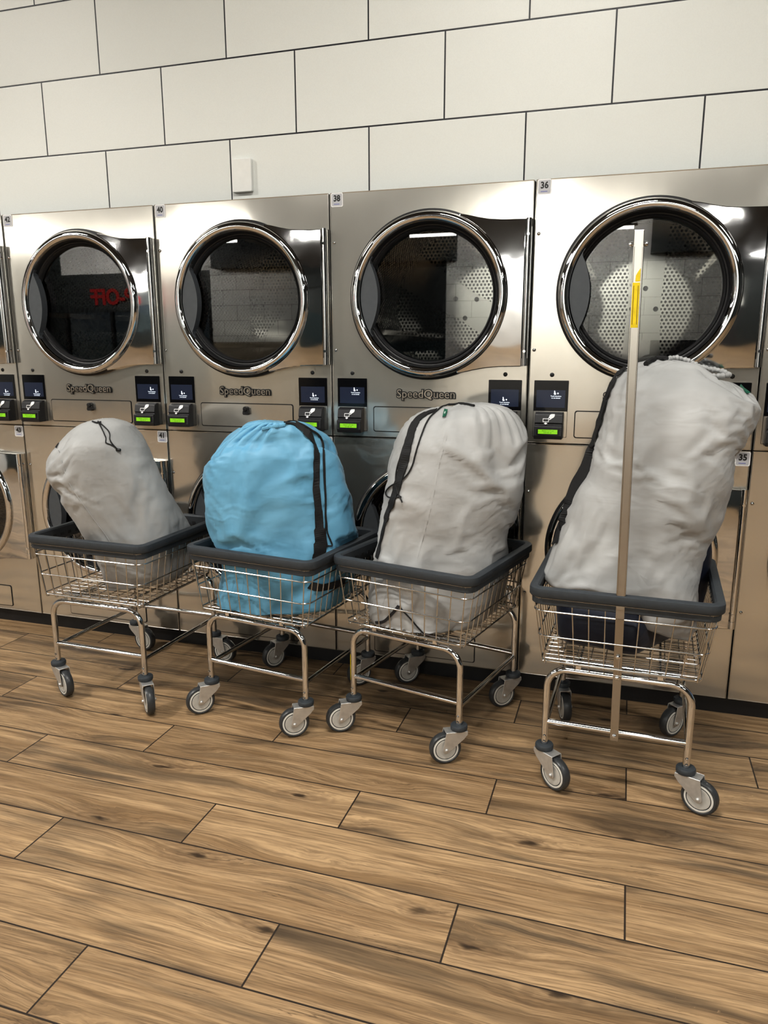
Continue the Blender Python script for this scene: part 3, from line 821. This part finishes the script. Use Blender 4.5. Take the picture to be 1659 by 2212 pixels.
# tall pole of the right-hand cart
def make_pole(cart):
    mb = MB(); y = -.034; zr = RZT
    top, w = 1.692, .0125
    lean = .0
    # flat lower strap bolted to the crossbar and the top of the frame
    mb.box((-.0125, -.0185, HB - .022), (.0125, -.0125, FT + .012))
    mb.add([(-.0125, -.0185, FT + .012), (.0125, -.0185, FT + .012), (.0125, -.044, .60), (-.0125, -.044, .60), (-.0125, -.0125, FT + .012), (.0125, -.0125, FT + .012), (.0125, -.038, .60), (-.0125, -.038, .60)],
           [(0, 1, 2, 3), (7, 6, 5, 4), (0, 3, 7, 4), (1, 5, 6, 2)])
    mb.box((-.0125, -.044, .60), (.0125, -.038, zr - .02))
    # square channel above the rim with a lip either side
    mb.box((-w, -.046, zr - .045), (w, -.022, top)); 
    mb.box((-w - .0008, -.0475, zr + .001), (-w + .003, -.020, top - .04)); mb.box((w - .003, -.0475, zr + .001), (w + .0008, -.020, top - .04))
    mb.v = [(x - .024 * max(0, z - .2) / 1.5, yy, z) for x, yy, z in mb.v]
    p = mb.build('hanging_pole', 'pole_steel', cart, bevel=.0012)
    sh = lambda z: -.024 * max(0, z - .2) / 1.5
    for z, yy in ((HB - .006, -.0185), (FT + .004, -.0185), (.475, -.0285)):
        b = MB(); b.lathe([(.0001, -.006), (.004, -.0055), (.007, -.003), (.007, .001)], 10, 'y', (sh(z), yy, z)); b.build('pole_bolt', 'chrome', p)
    for q in (-1, 1):
        b = MB(); b.lathe([(.0001, q * .012), (.005, q * .011), (.008, q * .006), (.006, 0)], 12, 'x', (q * (w + .0005) + sh(top), -.033, top - .035)); b.build('pole_bolt', 'chrome', p)
    l = MB()
    l.add([(-.0105, -.0482, 1.439), (.0085, -.0482, 1.439), (.0085, -.0482, 1.557), (-.0105, -.0482, 1.557)], [(0, 1, 2, 3)], 0)
    l.add([(-.004, -.0482, 1.560), (.0085, -.0482, 1.560), (.0085, -.0482, 1.594), (.002, -.0482, 1.585), (-.003, -.0482, 1.575)], [(0, 1, 2, 3, 4)], 0)
    for x in (-.007, .0045):
        l.add([(x - .0012, -.0484, 1.447), (x + .0012, -.0484, 1.447), (x + .0012, -.0484, 1.549), (x - .0012, -.0484, 1.549)], [(0, 1, 2, 3)], 1)
    l.v = [(x - .024 * max(0, z - .2) / 1.5, yy, z) for x, yy, z in l.v]
    lo = l.build('pole_label', ['yellow_label', 'label_print'], p, fix=False)
make_pole(cartD)
# yellow strip label on the front leg of the cart with the green-tagged bag
l = MB(); h = LW / 2
l.add([(-h - .0119 * math.cos(R(a)), -.0119 * math.sin(R(a)), z) for z in (.200, .300) for a in (10, 40, 70)], [(0, 1, 4, 3), (1, 2, 5, 4)])
l.build('leg_label', 'yellow_label', cartC, fix=False)['label'] = 'yellow strip label'

# ------------------------------------------------------------------ laundry bags
def smooth_interp(keys, t):
    """Catmull-Rom through a list of tuples, t in 0..len-1"""
    n = len(keys); i = min(int(t), n - 2); f = t - i
    p = [keys[max(i - 1, 0)], keys[i], keys[i + 1], keys[min(i + 2, n - 1)]]
    return [0.5 * ((2 * b) + (-a + c) * f + (2 * a - 5 * b + 4 * c - d) * f * f + (-a + 3 * b - 3 * c + d) * f ** 3) for a, b, c, d in zip(*p)]

def settle(o, grow, pin, bend, press=0.0, frames=14):
    """let the cloth find its own creases: slightly oversized fabric held near the stuffed shape"""
    n = len(o.data.vertices); vg = o.vertex_groups.new(name='pin'); 
    for v in o.data.vertices:
        q = noise.noise(v.co * 5.0 + Vector((n % 7, 4, 2))); vg.add([v.index], min(1.0, pin + .45 * max(0.0, min(1.0, q * 2.2 + .45))), 'REPLACE')
    m = o.modifiers.new('cloth', 'CLOTH'); s = m.settings
    s.quality = 5; s.mass = .15; s.tension_stiffness = s.compression_stiffness = 15; s.shear_stiffness = 5; s.bending_stiffness = bend
    s.vertex_group_mass = 'pin'; s.pin_stiffness = 1.0; s.shrink_min = -grow
    if press: s.use_pressure = True; s.uniform_pressure_force = press
    m.collision_settings.use_collision = False; m.point_cache.frame_end = frames
    for f in range(1, frames + 1): scene.frame_set(f)
    ev = o.evaluated_get(bpy.context.evaluated_depsgraph_get()); me2 = bpy.data.meshes.new_from_object(ev)
    co = [v.co.copy() for v in me2.vertices]; bpy.data.meshes.remove(me2)
    o.modifiers.remove(m); o.vertex_groups.remove(vg); scene.frame_set(1)
    if len(co) == n:
        for v, c in zip(o.data.vertices, co):
            if (c - v.co).length < .12: v.co = c

def hold_in(o, cart, floor_z=BZ + .004):
    """the basket sides and floor hold the bag in"""
    mw = cart.matrix_basis; inv = mw.inverted()
    for v in o.data.vertices:
        if v.co.z < .70:
            q = inv @ v.co; z = max(q.z, floor_z); hw, y0, y1 = basket_dims(min(max(z, BZ), .64)); mrg = .006 if z < .61 else .014
            q.x = min(max(q.x, -hw + mrg), hw - mrg); q.y = min(max(q.y, y0 + mrg), y1 - mrg); q.z = z
            v.co = mw @ q
    o.data.update()

def make_bag(name, stations, p0, mat, cart=None, pleats=20, pleat_amp=.10, pleat_len=.30, seed=0, nu=104, nv=92, power=2.35, neck=None, floor_z=BZ + .004, wr=1.0, relax=None):
    """stations: (xl, yl, xr, yr, half_depth, depth_shift) outline rows from the bottom to the neck"""
    p0 = Vector(p0); n = Vector((p0.x - CAM.x, p0.y - CAM.y, 0)).normalized()
    keys = []
    for xl, yl, xr, yr, b, sh in stations:
        pp = p0 + n * sh
        L = on_plane(xl, yl, pp, n); Rr = on_plane(xr, yr, pp, n)
        keys.append(tuple(L) + tuple(Rr) + (b,))
    rows = []; k = len(keys)
    for j in range(nv):
        t = (k - 1) * j / (nv - 1)
        v = smooth_interp(keys, t); rows.append((Vector(v[:3]), Vector(v[3:6]), max(v[6], .004)))
    inv = cart.matrix_basis.inverted() if cart else None
    verts = []
    rnd = random.Random(seed); ph = [rnd.uniform(0, 6.28) for _ in range(8)]
    for j, (L, Rr, b) in enumerate(rows):
        s = j / (nv - 1); c = (L + Rr) / 2; a = (Rr - L).length / 2; u = (Rr - L).normalized()
        gather = max(0.0, (s - (1 - pleat_len)) / pleat_len) ** 1.5
        for i in range(nu):
            th = 2 * PI * i / nu; ct, st = math.cos(th), math.sin(th)
            e = 2 / power
            x = math.copysign(abs(ct) ** e, ct); y = math.copysign(abs(st) ** e, st)
            wob = math.sin(pleats * th + ph[0] + 1.7 * math.sin(3 * th + ph[1]) + .8 * math.sin(7 * th + ph[2]))
            wob = wob * abs(wob) ** .2
            m = 1 + pleat_amp * gather * wob * (0.6 + .4 * math.sin(2 * th + ph[3]))
            p = c + u * (a * x * m) + n * (b * y * m)
            verts.append(p)
    # close the bottom and the neck with inner rows
    def closing(row, depth, steps=6):
        out = []
        cen = sum(row, Vector()) / len(row)
        for q in range(1, steps):
            f = 1 - q / steps
            out.append([cen + (p - cen) * f + depth * math.sin(PI / 2 * q / steps) for p in row])
        return out, cen + depth
    bot = verts[:nu]; topr = verts[-nu:]
    axis = (sum(topr, Vector()) / nu - sum(bot, Vector()) / nu).normalized()
    b_rows, b_c = closing(bot, -axis * .012); t_rows, t_c = closing(topr, (neck or Vector((0, 0, .012))))
    allv = []
    for rw in reversed(b_rows): allv += rw
    allv += verts
    for rw in t_rows: allv += rw
    nr = len(allv) // nu
    fs = []
    for j in range(nr - 1):
        for i in range(nu):
            fs.append((j * nu + i, j * nu + (i + 1) % nu, (j + 1) * nu + (i + 1) % nu, (j + 1) * nu + i))
    bi = len(allv); allv.append(b_c); allv.append(t_c)
    for i in range(nu):
        fs.append((bi, (i + 1) % nu, i)); fs.append((bi + 1, (nr - 1) * nu + i, (nr - 1) * nu + (i + 1) % nu))
    # soft lumps and creases
    me = bpy.data.meshes.new(name); me.from_pydata([tuple(v) for v in allv], [], fs)
    bm = bmesh.new(); bm.from_mesh(me); bmesh.ops.recalc_face_normals(bm, faces=bm.faces[:]); bm.normal_update()
    off = Vector((seed * 3.1, seed * 1.7, seed * .9))
    disp = []
    for v in bm.verts:
        p = v.co + off
        d = .010 * noise.noise(p * 5.5) + .006 * noise.noise(p * 11)
        q = Vector((p.x * 5, p.y * 5, p.z * 15)) + Vector((1, 1, 1)) * 1.2 * noise.noise(p * 4)
        d += .0045 * (1 - 2 * abs(noise.noise(q))) * (0.5 + noise.noise(p * 3.3 + Vector((9, 2, 4))))
        q2 = (Matrix.Rotation(.9, 3, 'Y') @ p) ; q2 = Vector((q2.x * 26, q2.y * 7, q2.z * 5)) + Vector((1, 1, 1)) * .9 * noise.noise(p * 6)
        d += .003 * (1 - 2 * abs(noise.noise(q2))) * max(0, .3 + noise.noise(p * 2.7 + Vector((3, 7, 1))))
        disp.append(d * wr)
    for v, d in zip(bm.verts, disp): v.co += v.normal * d
    bm.to_mesh(me); bm.free()
    for p in me.polygons: p.use_smooth = True
    me.materials.append(M[mat])
    o = bpy.data.objects.new(name, me); C.objects.link(o)
    if cart: hold_in(o, cart)
    if relax:
        settle(o, *relax)
        if cart: hold_in(o, cart)
    return o

BAG_A = [(231, 1269, 416, 1216, .10, 0), (222, 1245, 426, 1188, .13, 0), (211, 1218, 420, 1155, .145, 0), (188, 1165, 399, 1122, .15, 0), (158, 1118, 373, 1080, .155, 0), (130, 1075, 349, 1030, .16, 0),
         (110, 1030, 326, 985, .16, 0), (105, 1000, 306, 950, .155, 0), (112, 972, 290, 928, .14, 0), (138, 944, 275, 912, .115, 0), (166, 925, 262, 906, .085, 0), (190, 914, 248, 903, .05, 0), (205, 910, 238, 904, .03, 0)]
BAG_B = [(477, 1330, 738, 1318, .19, 0), (472, 1292, 755, 1278, .2, 0), (480, 1228, 772, 1210, .2, 0), (470, 1176, 771, 1162, .2, 0), (457, 1130, 762, 1118, .2, 0), (448, 1087, 755, 1075, .2, 0), (445, 1047, 745, 1035, .2, 0),
         (448, 1004, 737, 1000, .195, 0), (458, 974, 728, 966, .185, 0), (480, 949, 717, 940, .165, 0), (508, 931, 703, 923, .14, -.02), (538, 918, 680, 912, .10, -.05), (563, 913, 645, 911, .055, -.09), (580, 915, 620, 914, .03, -.10)]
BAG_C = [(806, 1348, 950, 1385, .19, 0), (800, 1312, 1015, 1350, .2, 0), (800, 1272, 1075, 1292, .2, 0), (808, 1222, 1096, 1236, .195, 0), (815, 1180, 1099, 1190, .19, 0), (824, 1140, 1095, 1148, .185, 0), (829, 1105, 1106, 1105, .19, 0),
         (832, 1060, 1122, 1055, .195, 0), (839, 1011, 1131, 1000, .19, 0), (851, 969, 1134, 950, .18, 0), (867, 931, 1130, 922, .165, 0), (890, 901, 1114, 896, .14, 0), (922, 884, 1086, 882, .10, 0), (952, 877, 1048, 875, .055, 0), (975, 876, 1020, 875, .03, 0)]
BAG_D = [(1196, 1250, 1488, 1378, .06, -.08), (1184, 1230, 1504, 1338, .11, -.05), (1197, 1189, 1506, 1282, .14, -.03), (1223, 1123, 1517, 1212, .155, 0), (1244, 1064, 1536, 1150, .16, .01), (1270, 1021, 1561, 1097, .165, .02), (1279, 974, 1583, 1037, .165, .03),
         (1294, 933, 1592, 985, .165, .04), (1304, 892, 1615, 940, .165, .05), (1313, 857, 1634, 895, .16, .06), (1326, 818, 1632, 858, .145, .07), (1350, 796, 1612, 827, .115, .08), (1392, 783, 1583, 803, .08, .09), (1430, 778, 1560, 796, .05, .10)]
bagA = make_bag('laundry_bag', BAG_A, (.95, -.40, 0), 'grey_nylon', cartA, pleats=14, pleat_amp=.07, pleat_len=.25, relax=(.026, .14, .6), seed=1, neck=Vector((0, 0, .004)))
bagB = make_bag('laundry_bag', BAG_B, (1.545, -.385, 0), 'blue_nylon', cartB, pleats=22, pleat_amp=.22, pleat_len=.46, relax=(.034, .14, .7), seed=2, neck=Vector((0, 0, -.01)), power=2.6)
bagC = make_bag('laundry_bag', BAG_C, (2.14, -.385, 0), 'grey_nylon', cartC, pleats=24, pleat_amp=.17, pleat_len=.36, relax=(.034, .14, .7), seed=3, neck=Vector((0, 0, .005)), power=2.6)
bagD = make_bag('laundry_bag', BAG_D, (2.80, -.46, 0), 'grey_nylon', None, pleats=18, pleat_amp=.14, pleat_len=.33, relax=(.036, .14, .9), seed=4, neck=Vector((0, 0, -.03)), power=2.6)
tag(bagA, 'pale grey drawstring laundry bag leaning left in the leftmost cart', 'laundry bag', 'full laundry bags in the carts')
tag(bagB, 'light blue drawstring laundry bag standing in the second cart', 'laundry bag', 'full laundry bags in the carts')
tag(bagC, 'upright grey laundry bag with black strap and small green tag', 'laundry bag', 'full laundry bags in the carts')
tag(bagD, 'tall grey laundry bag behind the steel pole of the right cart', 'laundry bag', 'full laundry bags in the carts')

# navy bag lying across the bottom of the right-hand cart
def navy_bag(cart):
    nu, nv = 72, 60; allv = []
    for j in range(nv):
        s = j / (nv - 1); x = -.222 + .482 * s
        e = (1 - abs(2 * s - 1) ** 8) ** .5 if 0 < s < 1 else 0
        e = max(e, .05)
        top = .655 - .15 * max(0, (s - .22)) + (.38 * min(1, max(0, (s - .66) / .24)) ** 1.3)
        k = min(1, max(0, (s - .55) / .3)); yc = .22 + .16 * k; hy = (.205 - .125 * k) * e; hz = (top - (BZ + .004)) / 2 * e; zc = (BZ + .004) + (top - BZ - .004) / 2
        for i in range(nu):
            th = 2 * PI * i / nu; ct, st = math.cos(th), math.sin(th)
            allv.append(Vector((x, yc + hy * math.copysign(abs(ct) ** .75, ct), zc + hz * math.copysign(abs(st) ** .75, st))))
    fs = [(j * nu + i, j * nu + (i + 1) % nu, (j + 1) * nu + (i + 1) % nu, (j + 1) * nu + i) for j in range(nv - 1) for i in range(nu)]
    fs.append(tuple(reversed(range(nu)))); fs.append(tuple((nv - 1) * nu + i for i in range(nu)))
    me = bpy.data.meshes.new('laundry_bag'); mw = cart.matrix_basis
    for v in allv:
        p = v.copy(); d = .012 * noise.noise(p * 8 + Vector((5, 5, 5)))
        v.z += d; v.y += .5 * d; v.z = max(v.z, BZ + .003)
        hw, y0, y1 = basket_dims(min(max(v.z, BZ), .64)); v.x = min(max(v.x, -hw + .006), hw - .006); v.y = min(max(v.y, y0 + .008), y1 - .008)
    me.from_pydata([tuple(mw @ v) for v in allv], [], fs)
    for p in me.polygons: p.use_smooth = True
    me.materials.append(M['navy_nylon'])
    o = bpy.data.objects.new('laundry_bag', me); C.objects.link(o); return o
bagN = navy_bag(cartD)
tag(bagN, 'dark navy laundry bag lying under the tall grey bag in the right cart', 'laundry bag', 'full laundry bags in the carts')

# ------------------------------------------------------------------ straps, cords and tags lying on the bags
def tree(o):
    return BVHTree.FromPolygons([v.co.copy() for v in o.data.vertices], [tuple(p.vertices) for p in o.data.polygons])
def drape(o, bv, px, lift=.004, sub=8):
    """points over the bag's surface along a traced line"""
    keys = [tuple(map(float, p)) for p in px]; out = []
    for q in range((len(keys) - 1) * sub + 1):
        u, v = smooth_interp(keys, min(q / sub, len(keys) - 1 - 1e-6))[:2]
        d = sight(u, v); hit, nrm, idx, dist = bv.ray_cast(CAM, d)
        if hit is None:
            near = out[-1][0] if out else None
            if near is None:
                hit, nrm, idx, dist = bv.find_nearest(CAM + d * 3.0)
                pt = CAM + d * (hit - CAM).dot(d)
            else: pt = CAM + d * (near - CAM).dot(d)
            out.append((pt, -d))
        else:
            if nrm.dot(d) > 0: nrm = -nrm
            out.append((hit + nrm * lift, nrm))
    for _ in range(3):
        out = [out[0]] + [((out[i - 1][0] + out[i][0] * 2 + out[i + 1][0]) / 4, (out[i - 1][1] + out[i][1] + out[i + 1][1]).normalized()) for i in range(1, len(out) - 1)] + [out[-1]]
    return out
def ribbon(name, pts, width, mat, parent, thick=.0016):
    mb = MB(); vs = []; k = len(pts)
    for i, (p, n) in enumerate(pts):
        t = (pts[min(i + 1, k - 1)][0] - pts[max(i - 1, 0)][0]).normalized(); s = t.cross(n).normalized(); n2 = s.cross(t)
        w = width[min(int(i / k * len(width)), len(width) - 1)] if isinstance(width, list) else width
        vs += [p - s * w / 2 + n2 * thick, p + s * w / 2 + n2 * thick, p + s * w / 2 - n2 * thick, p - s * w / 2 - n2 * thick]
    fs = [(i * 4 + a, i * 4 + (a + 1) % 4, i * 4 + 4 + (a + 1) % 4, i * 4 + 4 + a) for i in range(k - 1) for a in range(4)] + [(0, 1, 2, 3), (4 * k - 1, 4 * k - 2, 4 * k - 3, 4 * k - 4)]
    mb.add(vs, fs, 0, False); return mb.build(name, mat, parent)
def cord(name, pts, r, mat, parent):
    mb = MB(); mb.tube([p for p, n in pts], r, 8); return mb.build(name, mat, parent)

tA, tB, tC, tD = tree(bagA), tree(bagB), tree(bagC), tree(bagD)
# left grey bag: short looped cord with its lock
c1 = drape(bagA, tA, [(212, 913), (219, 926), (228, 945), (229, 957), (241, 962), (255, 972)]); cord('drawstring_cord', c1, .0022, 'strap_black', bagA)
c2 = drape(bagA, tA, [(212, 912), (224, 922), (236, 936), (238, 953), (250, 968), (258, 974)]); cord('drawstring_cord', c2, .0022, 'strap_black', bagA)
kn = c1[-1][0]; mb = MB(); mb.lathe([(.0001, -.012), (.005, -.010), (.006, 0), (.005, .010), (.0001, .012)], 12, 'x', tuple(kn)); mb.build('cord_lock', 'black_plastic', bagA)
cord('neck_cord', drape(bagA, tA, [(200, 912), (206, 914), (212, 915), (219, 913)]), .003, 'strap_black', bagA)
ribbon('hem_loop', drape(bagA, tA, [(122, 968), (125, 963), (128, 959)], .004), .006, 'strap_black', bagA)
seam = drape(bagA, tA, [(124, 965), (134, 1000), (150, 1045), (180, 1090), (205, 1125), (228, 1155), (240, 1175)], .0006); cord('seam', seam, .0014, 'grey_nylon', bagA)
# blue bag
ribbon('shoulder_strap', drape(bagB, tB, [(617, 915), (640, 918), (658, 930), (672, 946), (682, 970), (683, 1000), (683, 1050), (687, 1100), (690, 1140), (691, 1170), (690, 1195), (688, 1208)]), [.012, .018, .026, .030, .026, .024, .026, .030, .040, .050, .055], 'strap_black', bagB)
ribbon('shoulder_strap', drape(bagB, tB, [(668, 1262), (690, 1268), (720, 1262), (742, 1258)], .006), .030, 'strap_black', bagB)
cord('drawstring_cord', drape(bagB, tB, [(614, 914), (625, 909), (640, 912), (665, 925), (690, 942), (698, 965), (700, 1000), (702, 1060), (703, 1110), (707, 1150), (717, 1175), (714, 1179), (705, 1178)]), .0026, 'strap_black', bagB)
cord('drawstring_cord', drape(bagB, tB, [(640, 914), (668, 928), (688, 942), (696, 965), (698, 1010), (701, 1070), (702, 1120), (703, 1160), (707, 1182)]), .0026, 'strap_black', bagB)
mb = MB()
for i, (p, n) in enumerate(drape(bagB, tB, [(568, 926), (580, 923), (595, 921), (607, 920), (614, 917)], .002, 5)):
    mb.lathe([(.0001, -.007), (.005, -.004), (.006, 0), (.005, .004), (.0001, .007)], 8, 'z', tuple(p))
mb.build('gathered_hem', 'blue_nylon', bagB)
# upright grey bag
ribbon('shoulder_strap', drape(bagC, tC, [(942, 888), (925, 893), (905, 905), (893, 925), (884, 955), (876, 985), (868, 1020), (858, 1055), (848, 1085), (838, 1110), (832, 1135), (826, 1160), (820, 1185), (815, 1205)]), [.020, .030, .036, .038, .038, .034, .028, .022, .018, .016, .016], 'strap_black', bagC)
cord('drawstring_cord', drape(bagC, tC, [(972, 872), (960, 877), (945, 888), (925, 908), (912, 940), (900, 975), (890, 1010), (872, 1035), (845, 1050), (835, 1065), (842, 1075), (858, 1075), (868, 1073)]), .0026, 'strap_black', bagC)
cord('drawstring_cord', drape(bagC, tC, [(885, 945), (870, 980), (860, 1010), (856, 1040), (862, 1068), (870, 1085)]), .0026, 'strap_black', bagC)
cord('neck_cord', drape(bagC, tC, [(968, 874), (985, 873), (1005, 874), (1025, 878)]), .004, 'strap_black', bagC)
ribbon('seam', drape(bagC, tC, [(968, 925), (955, 970), (945, 1010), (936, 1060), (925, 1110), (912, 1160), (900, 1205)], .0005), .009, 'grey_nylon', bagC, .0005)
def cloth_tag(bag, bv, p, q, w, text):
    pts = drape(bag, bv, [p, q], .006, 4); o = ribbon('brand_tag', pts, w, 'tag_green', bag, .0006); o['label'] = 'small green woven tag'
    a, b = pts[0], pts[-1]; t = (b[0] - a[0]); L = t.length; t.normalize(); nrm = ((a[1] + b[1]) / 2).normalized(); s = nrm.cross(t).normalized(); nrm = t.cross(s)
    vs, fs = text_geo(text, w * .75, w * .015, 0, 'CENTER'); cen = (a[0] + b[0]) / 2 + nrm * .0016
    tw = max(v[0] for v in vs) - min(v[0] for v in vs); k = min(1, L * .85 / tw)
    mb = MB(); mb.add([cen + t * (x * k) + s * y for x, y, z in vs], fs); mb.build('tag_lettering', 'thread_white', o, fix=False)
cloth_tag(bagC, tC, (963, 887), (961, 903), .012, 'eco')
# bottom fold of the upright bag with its black binding
ribbon('bottom_binding', drape(bagC, tC, [(812, 1344), (830, 1342), (848, 1325), (862, 1309)], .004), .010, 'strap_black', bagC)
ribbon('bottom_binding', drape(bagC, tC, [(862, 1309), (885, 1335), (918, 1372)], .003), .005, 'strap_black', bagC)
# tall grey bag
n_d = Vector((2.80 - CAM.x, -.46 - CAM.y, 0)).normalized()
ring_px = [(1436, 787, .02), (1462, 797, -.01), (1492, 806, -.02), (1522, 811, -.02), (1550, 812, -.01), (1574, 810, .02), (1560, 802, .06), (1535, 797, .08), (1510, 791, .09), (1488, 780, .09), (1462, 773, .08), (1443, 776, .05)]
pp = []
for i in range(len(ring_px) * 10):
    ks = [ring_px[(i // 10 + o) % len(ring_px)] for o in (-1, 0, 1, 2)]; f = (i % 10) / 10
    u, v, d = [0.5 * (2 * b + (c - a) * f + (2 * a - 5 * b + 4 * c - e) * f * f + (-a + 3 * b - 3 * c + e) * f ** 3) for a, b, c, e in zip(*ks)]
    pp.append(on_plane(u, v, Vector((2.80, -.46, 0)) + n_d * (.08 + d), n_d))
mb = MB(); mb.tube(pp, [.0075 + .0014 * math.sin(i * 1.9) + .0012 * math.sin(i * .77) for i in range(len(pp))], 10, closed=True)
mb.build('gathered_hem', 'grey_nylon', bagD)
cloth_tag(bagD, tD, (1598, 834), (1615, 852), .014, 'eco')
ribbon('shoulder_strap', drape(bagD, tD, [(1352, 799), (1340, 807), (1331, 819), (1322, 838), (1312, 865), (1302, 900), (1290, 940), (1276, 985), (1262, 1020), (1247, 1045), (1236, 1075), (1225, 1105), (1212, 1140), (1202, 1175)], .008), [.016, .016, .02, .03, .036, .04, .042, .042, .036, .03], 'strap_black', bagD)
cord('drawstring_cord', drape(bagD, tD, [(1318, 850), (1308, 880), (1300, 915), (1290, 940), (1286, 958), (1282, 968)], .006), .0026, 'strap_black', bagD)
cord('neck_cord', drape(bagD, tD, [(1395, 790), (1408, 780), (1425, 776), (1440, 778)], .006), .008, 'strap_black', bagD)

# ------------------------------------------------------------------ light
def area(name, loc, rot, sx, sy, power, col=(1, .975, .92), spread=180):
    l = bpy.data.lights.new(name, 'AREA'); l.shape = 'RECTANGLE'; l.size = sx; l.size_y = sy; l.energy = power; l.color = col; l.spread = R(spread)
    o = bpy.data.objects.new(name, l); C.objects.link(o); o.location = loc; o.rotation_euler = rot; return o
for i, x in enumerate((-5.0, -1.6, 2.3, 5.6)):
    area('ceiling_lamp', (x, -2.1, 3.75), (0, 0, 0), 1.2, .12, 66)
for i, x in enumerate((-4.5, -.6, 3.2, 7.0)):
    area('ceiling_lamp', (x, -5.6, 3.6), (0, 0, 0), 1.2, .12, 50)
for i, x in enumerate((-8.5, -4.4, 1.2, 5.5)):
    area('ceiling_lamp', (x, -9.6, 3.5), (0, 0, 0), 1.2, .12, 70)
sp = bpy.data.lights.new('track_spot', 'SPOT'); sp.energy = 120; sp.spot_size = R(72); sp.spot_blend = 1.0; sp.shadow_soft_size = .06; sp.color = (1, .95, .88)
so = bpy.data.objects.new('track_spot', sp); C.objects.link(so); so.location = (-1.4, -2.0, 3.5)
so.rotation_euler = (Vector((.6, -.4, .3)) - Vector(so.location)).to_track_quat('-Z', 'Y').to_euler()
sp = bpy.data.lights.new('track_spot', 'SPOT'); sp.energy = 42; sp.spot_size = R(72); sp.spot_blend = 1.0; sp.shadow_soft_size = .22; sp.color = (1, .95, .88)
so = bpy.data.objects.new('track_spot', sp); C.objects.link(so); so.location = (2.2, -2.0, 3.5)
so.rotation_euler = (Vector((2.5, -.4, .3)) - Vector(so.location)).to_track_quat('-Z', 'Y').to_euler()

area('reflection_fill', (1.4, YF + 1.6, 3.3), (R(-90), 0, 0), 3.2, .2, 170)  # added lamps, unseen: brighten the far wall that the steel mirrors
area('reflection_fill', (-7.4, YF + 1.6, 3.3), (R(-90), 0, 0), 3.6, .2, 170)
emissive('lamp_white', (1.0, .97, .92, 1), 14.0)
for x0, x1, z, which in ((-.78, -.01, 3.165, 'long white tube lamp mirrored in the glass of the darker dryer'), (2.39, 2.71, 3.145, 'short white tube lamp mirrored beside the top of the steel pole'), (-4.14, -3.94, 3.22, 'small white tube lamp mirrored in the dryer glass above the blue bag')):
    mb = MB(); mb.tube([(x0, -9.6, z), (x1, -9.6, z)], .028, 10); mb.tube([(x0 - .03, -9.6, z + .02), (x0 - .03, -9.6, ZC)], .006, 6, 1); mb.tube([(x1 + .03, -9.6, z + .02), (x1 + .03, -9.6, ZC)], .006, 6, 1)
    mb.box((x0 - .05, -9.63, z + .02), (x1 + .05, -9.57, z + .05), 1)
    tag(mb.build('ceiling_lamp', ['lamp_white', 'black_plastic']), which, 'lamp')
w = bpy.data.worlds.new('sky'); scene.world = w; w.use_nodes = True
wt = w.node_tree; wt.nodes.clear(); bg = wt.nodes.new('ShaderNodeBackground'); wo = wt.nodes.new('ShaderNodeOutputWorld')
sk = wt.nodes.new('ShaderNodeTexSky'); sk.sky_type = 'HOSEK_WILKIE' if hasattr(sk, 'sky_type') else sk.sky_type
wt.links.new(sk.outputs[0], bg.inputs[0]); bg.inputs[1].default_value = 1.2; wt.links.new(bg.outputs[0], wo.inputs[0])

scene.view_settings.view_transform = 'Standard'
scene.view_settings.look = 'None'
scene.view_settings.exposure = 0.30
scene.view_settings.gamma = 0.86
scene.cycles.use_denoising = True
scene.cycles.max_bounces = 6
scene.cycles.diffuse_bounces = 2
scene.cycles.glossy_bounces = 4
scene.cycles.adaptive_threshold = 0.05
scene.cycles.adaptive_min_samples = 12
scene.cycles.caustics_reflective = False
scene.cycles.caustics_refractive = False
scene.render.use_persistent_data = False
scene.cycles.transparent_max_bounces = 6
scene.cycles.sample_clamp_indirect = 6.0
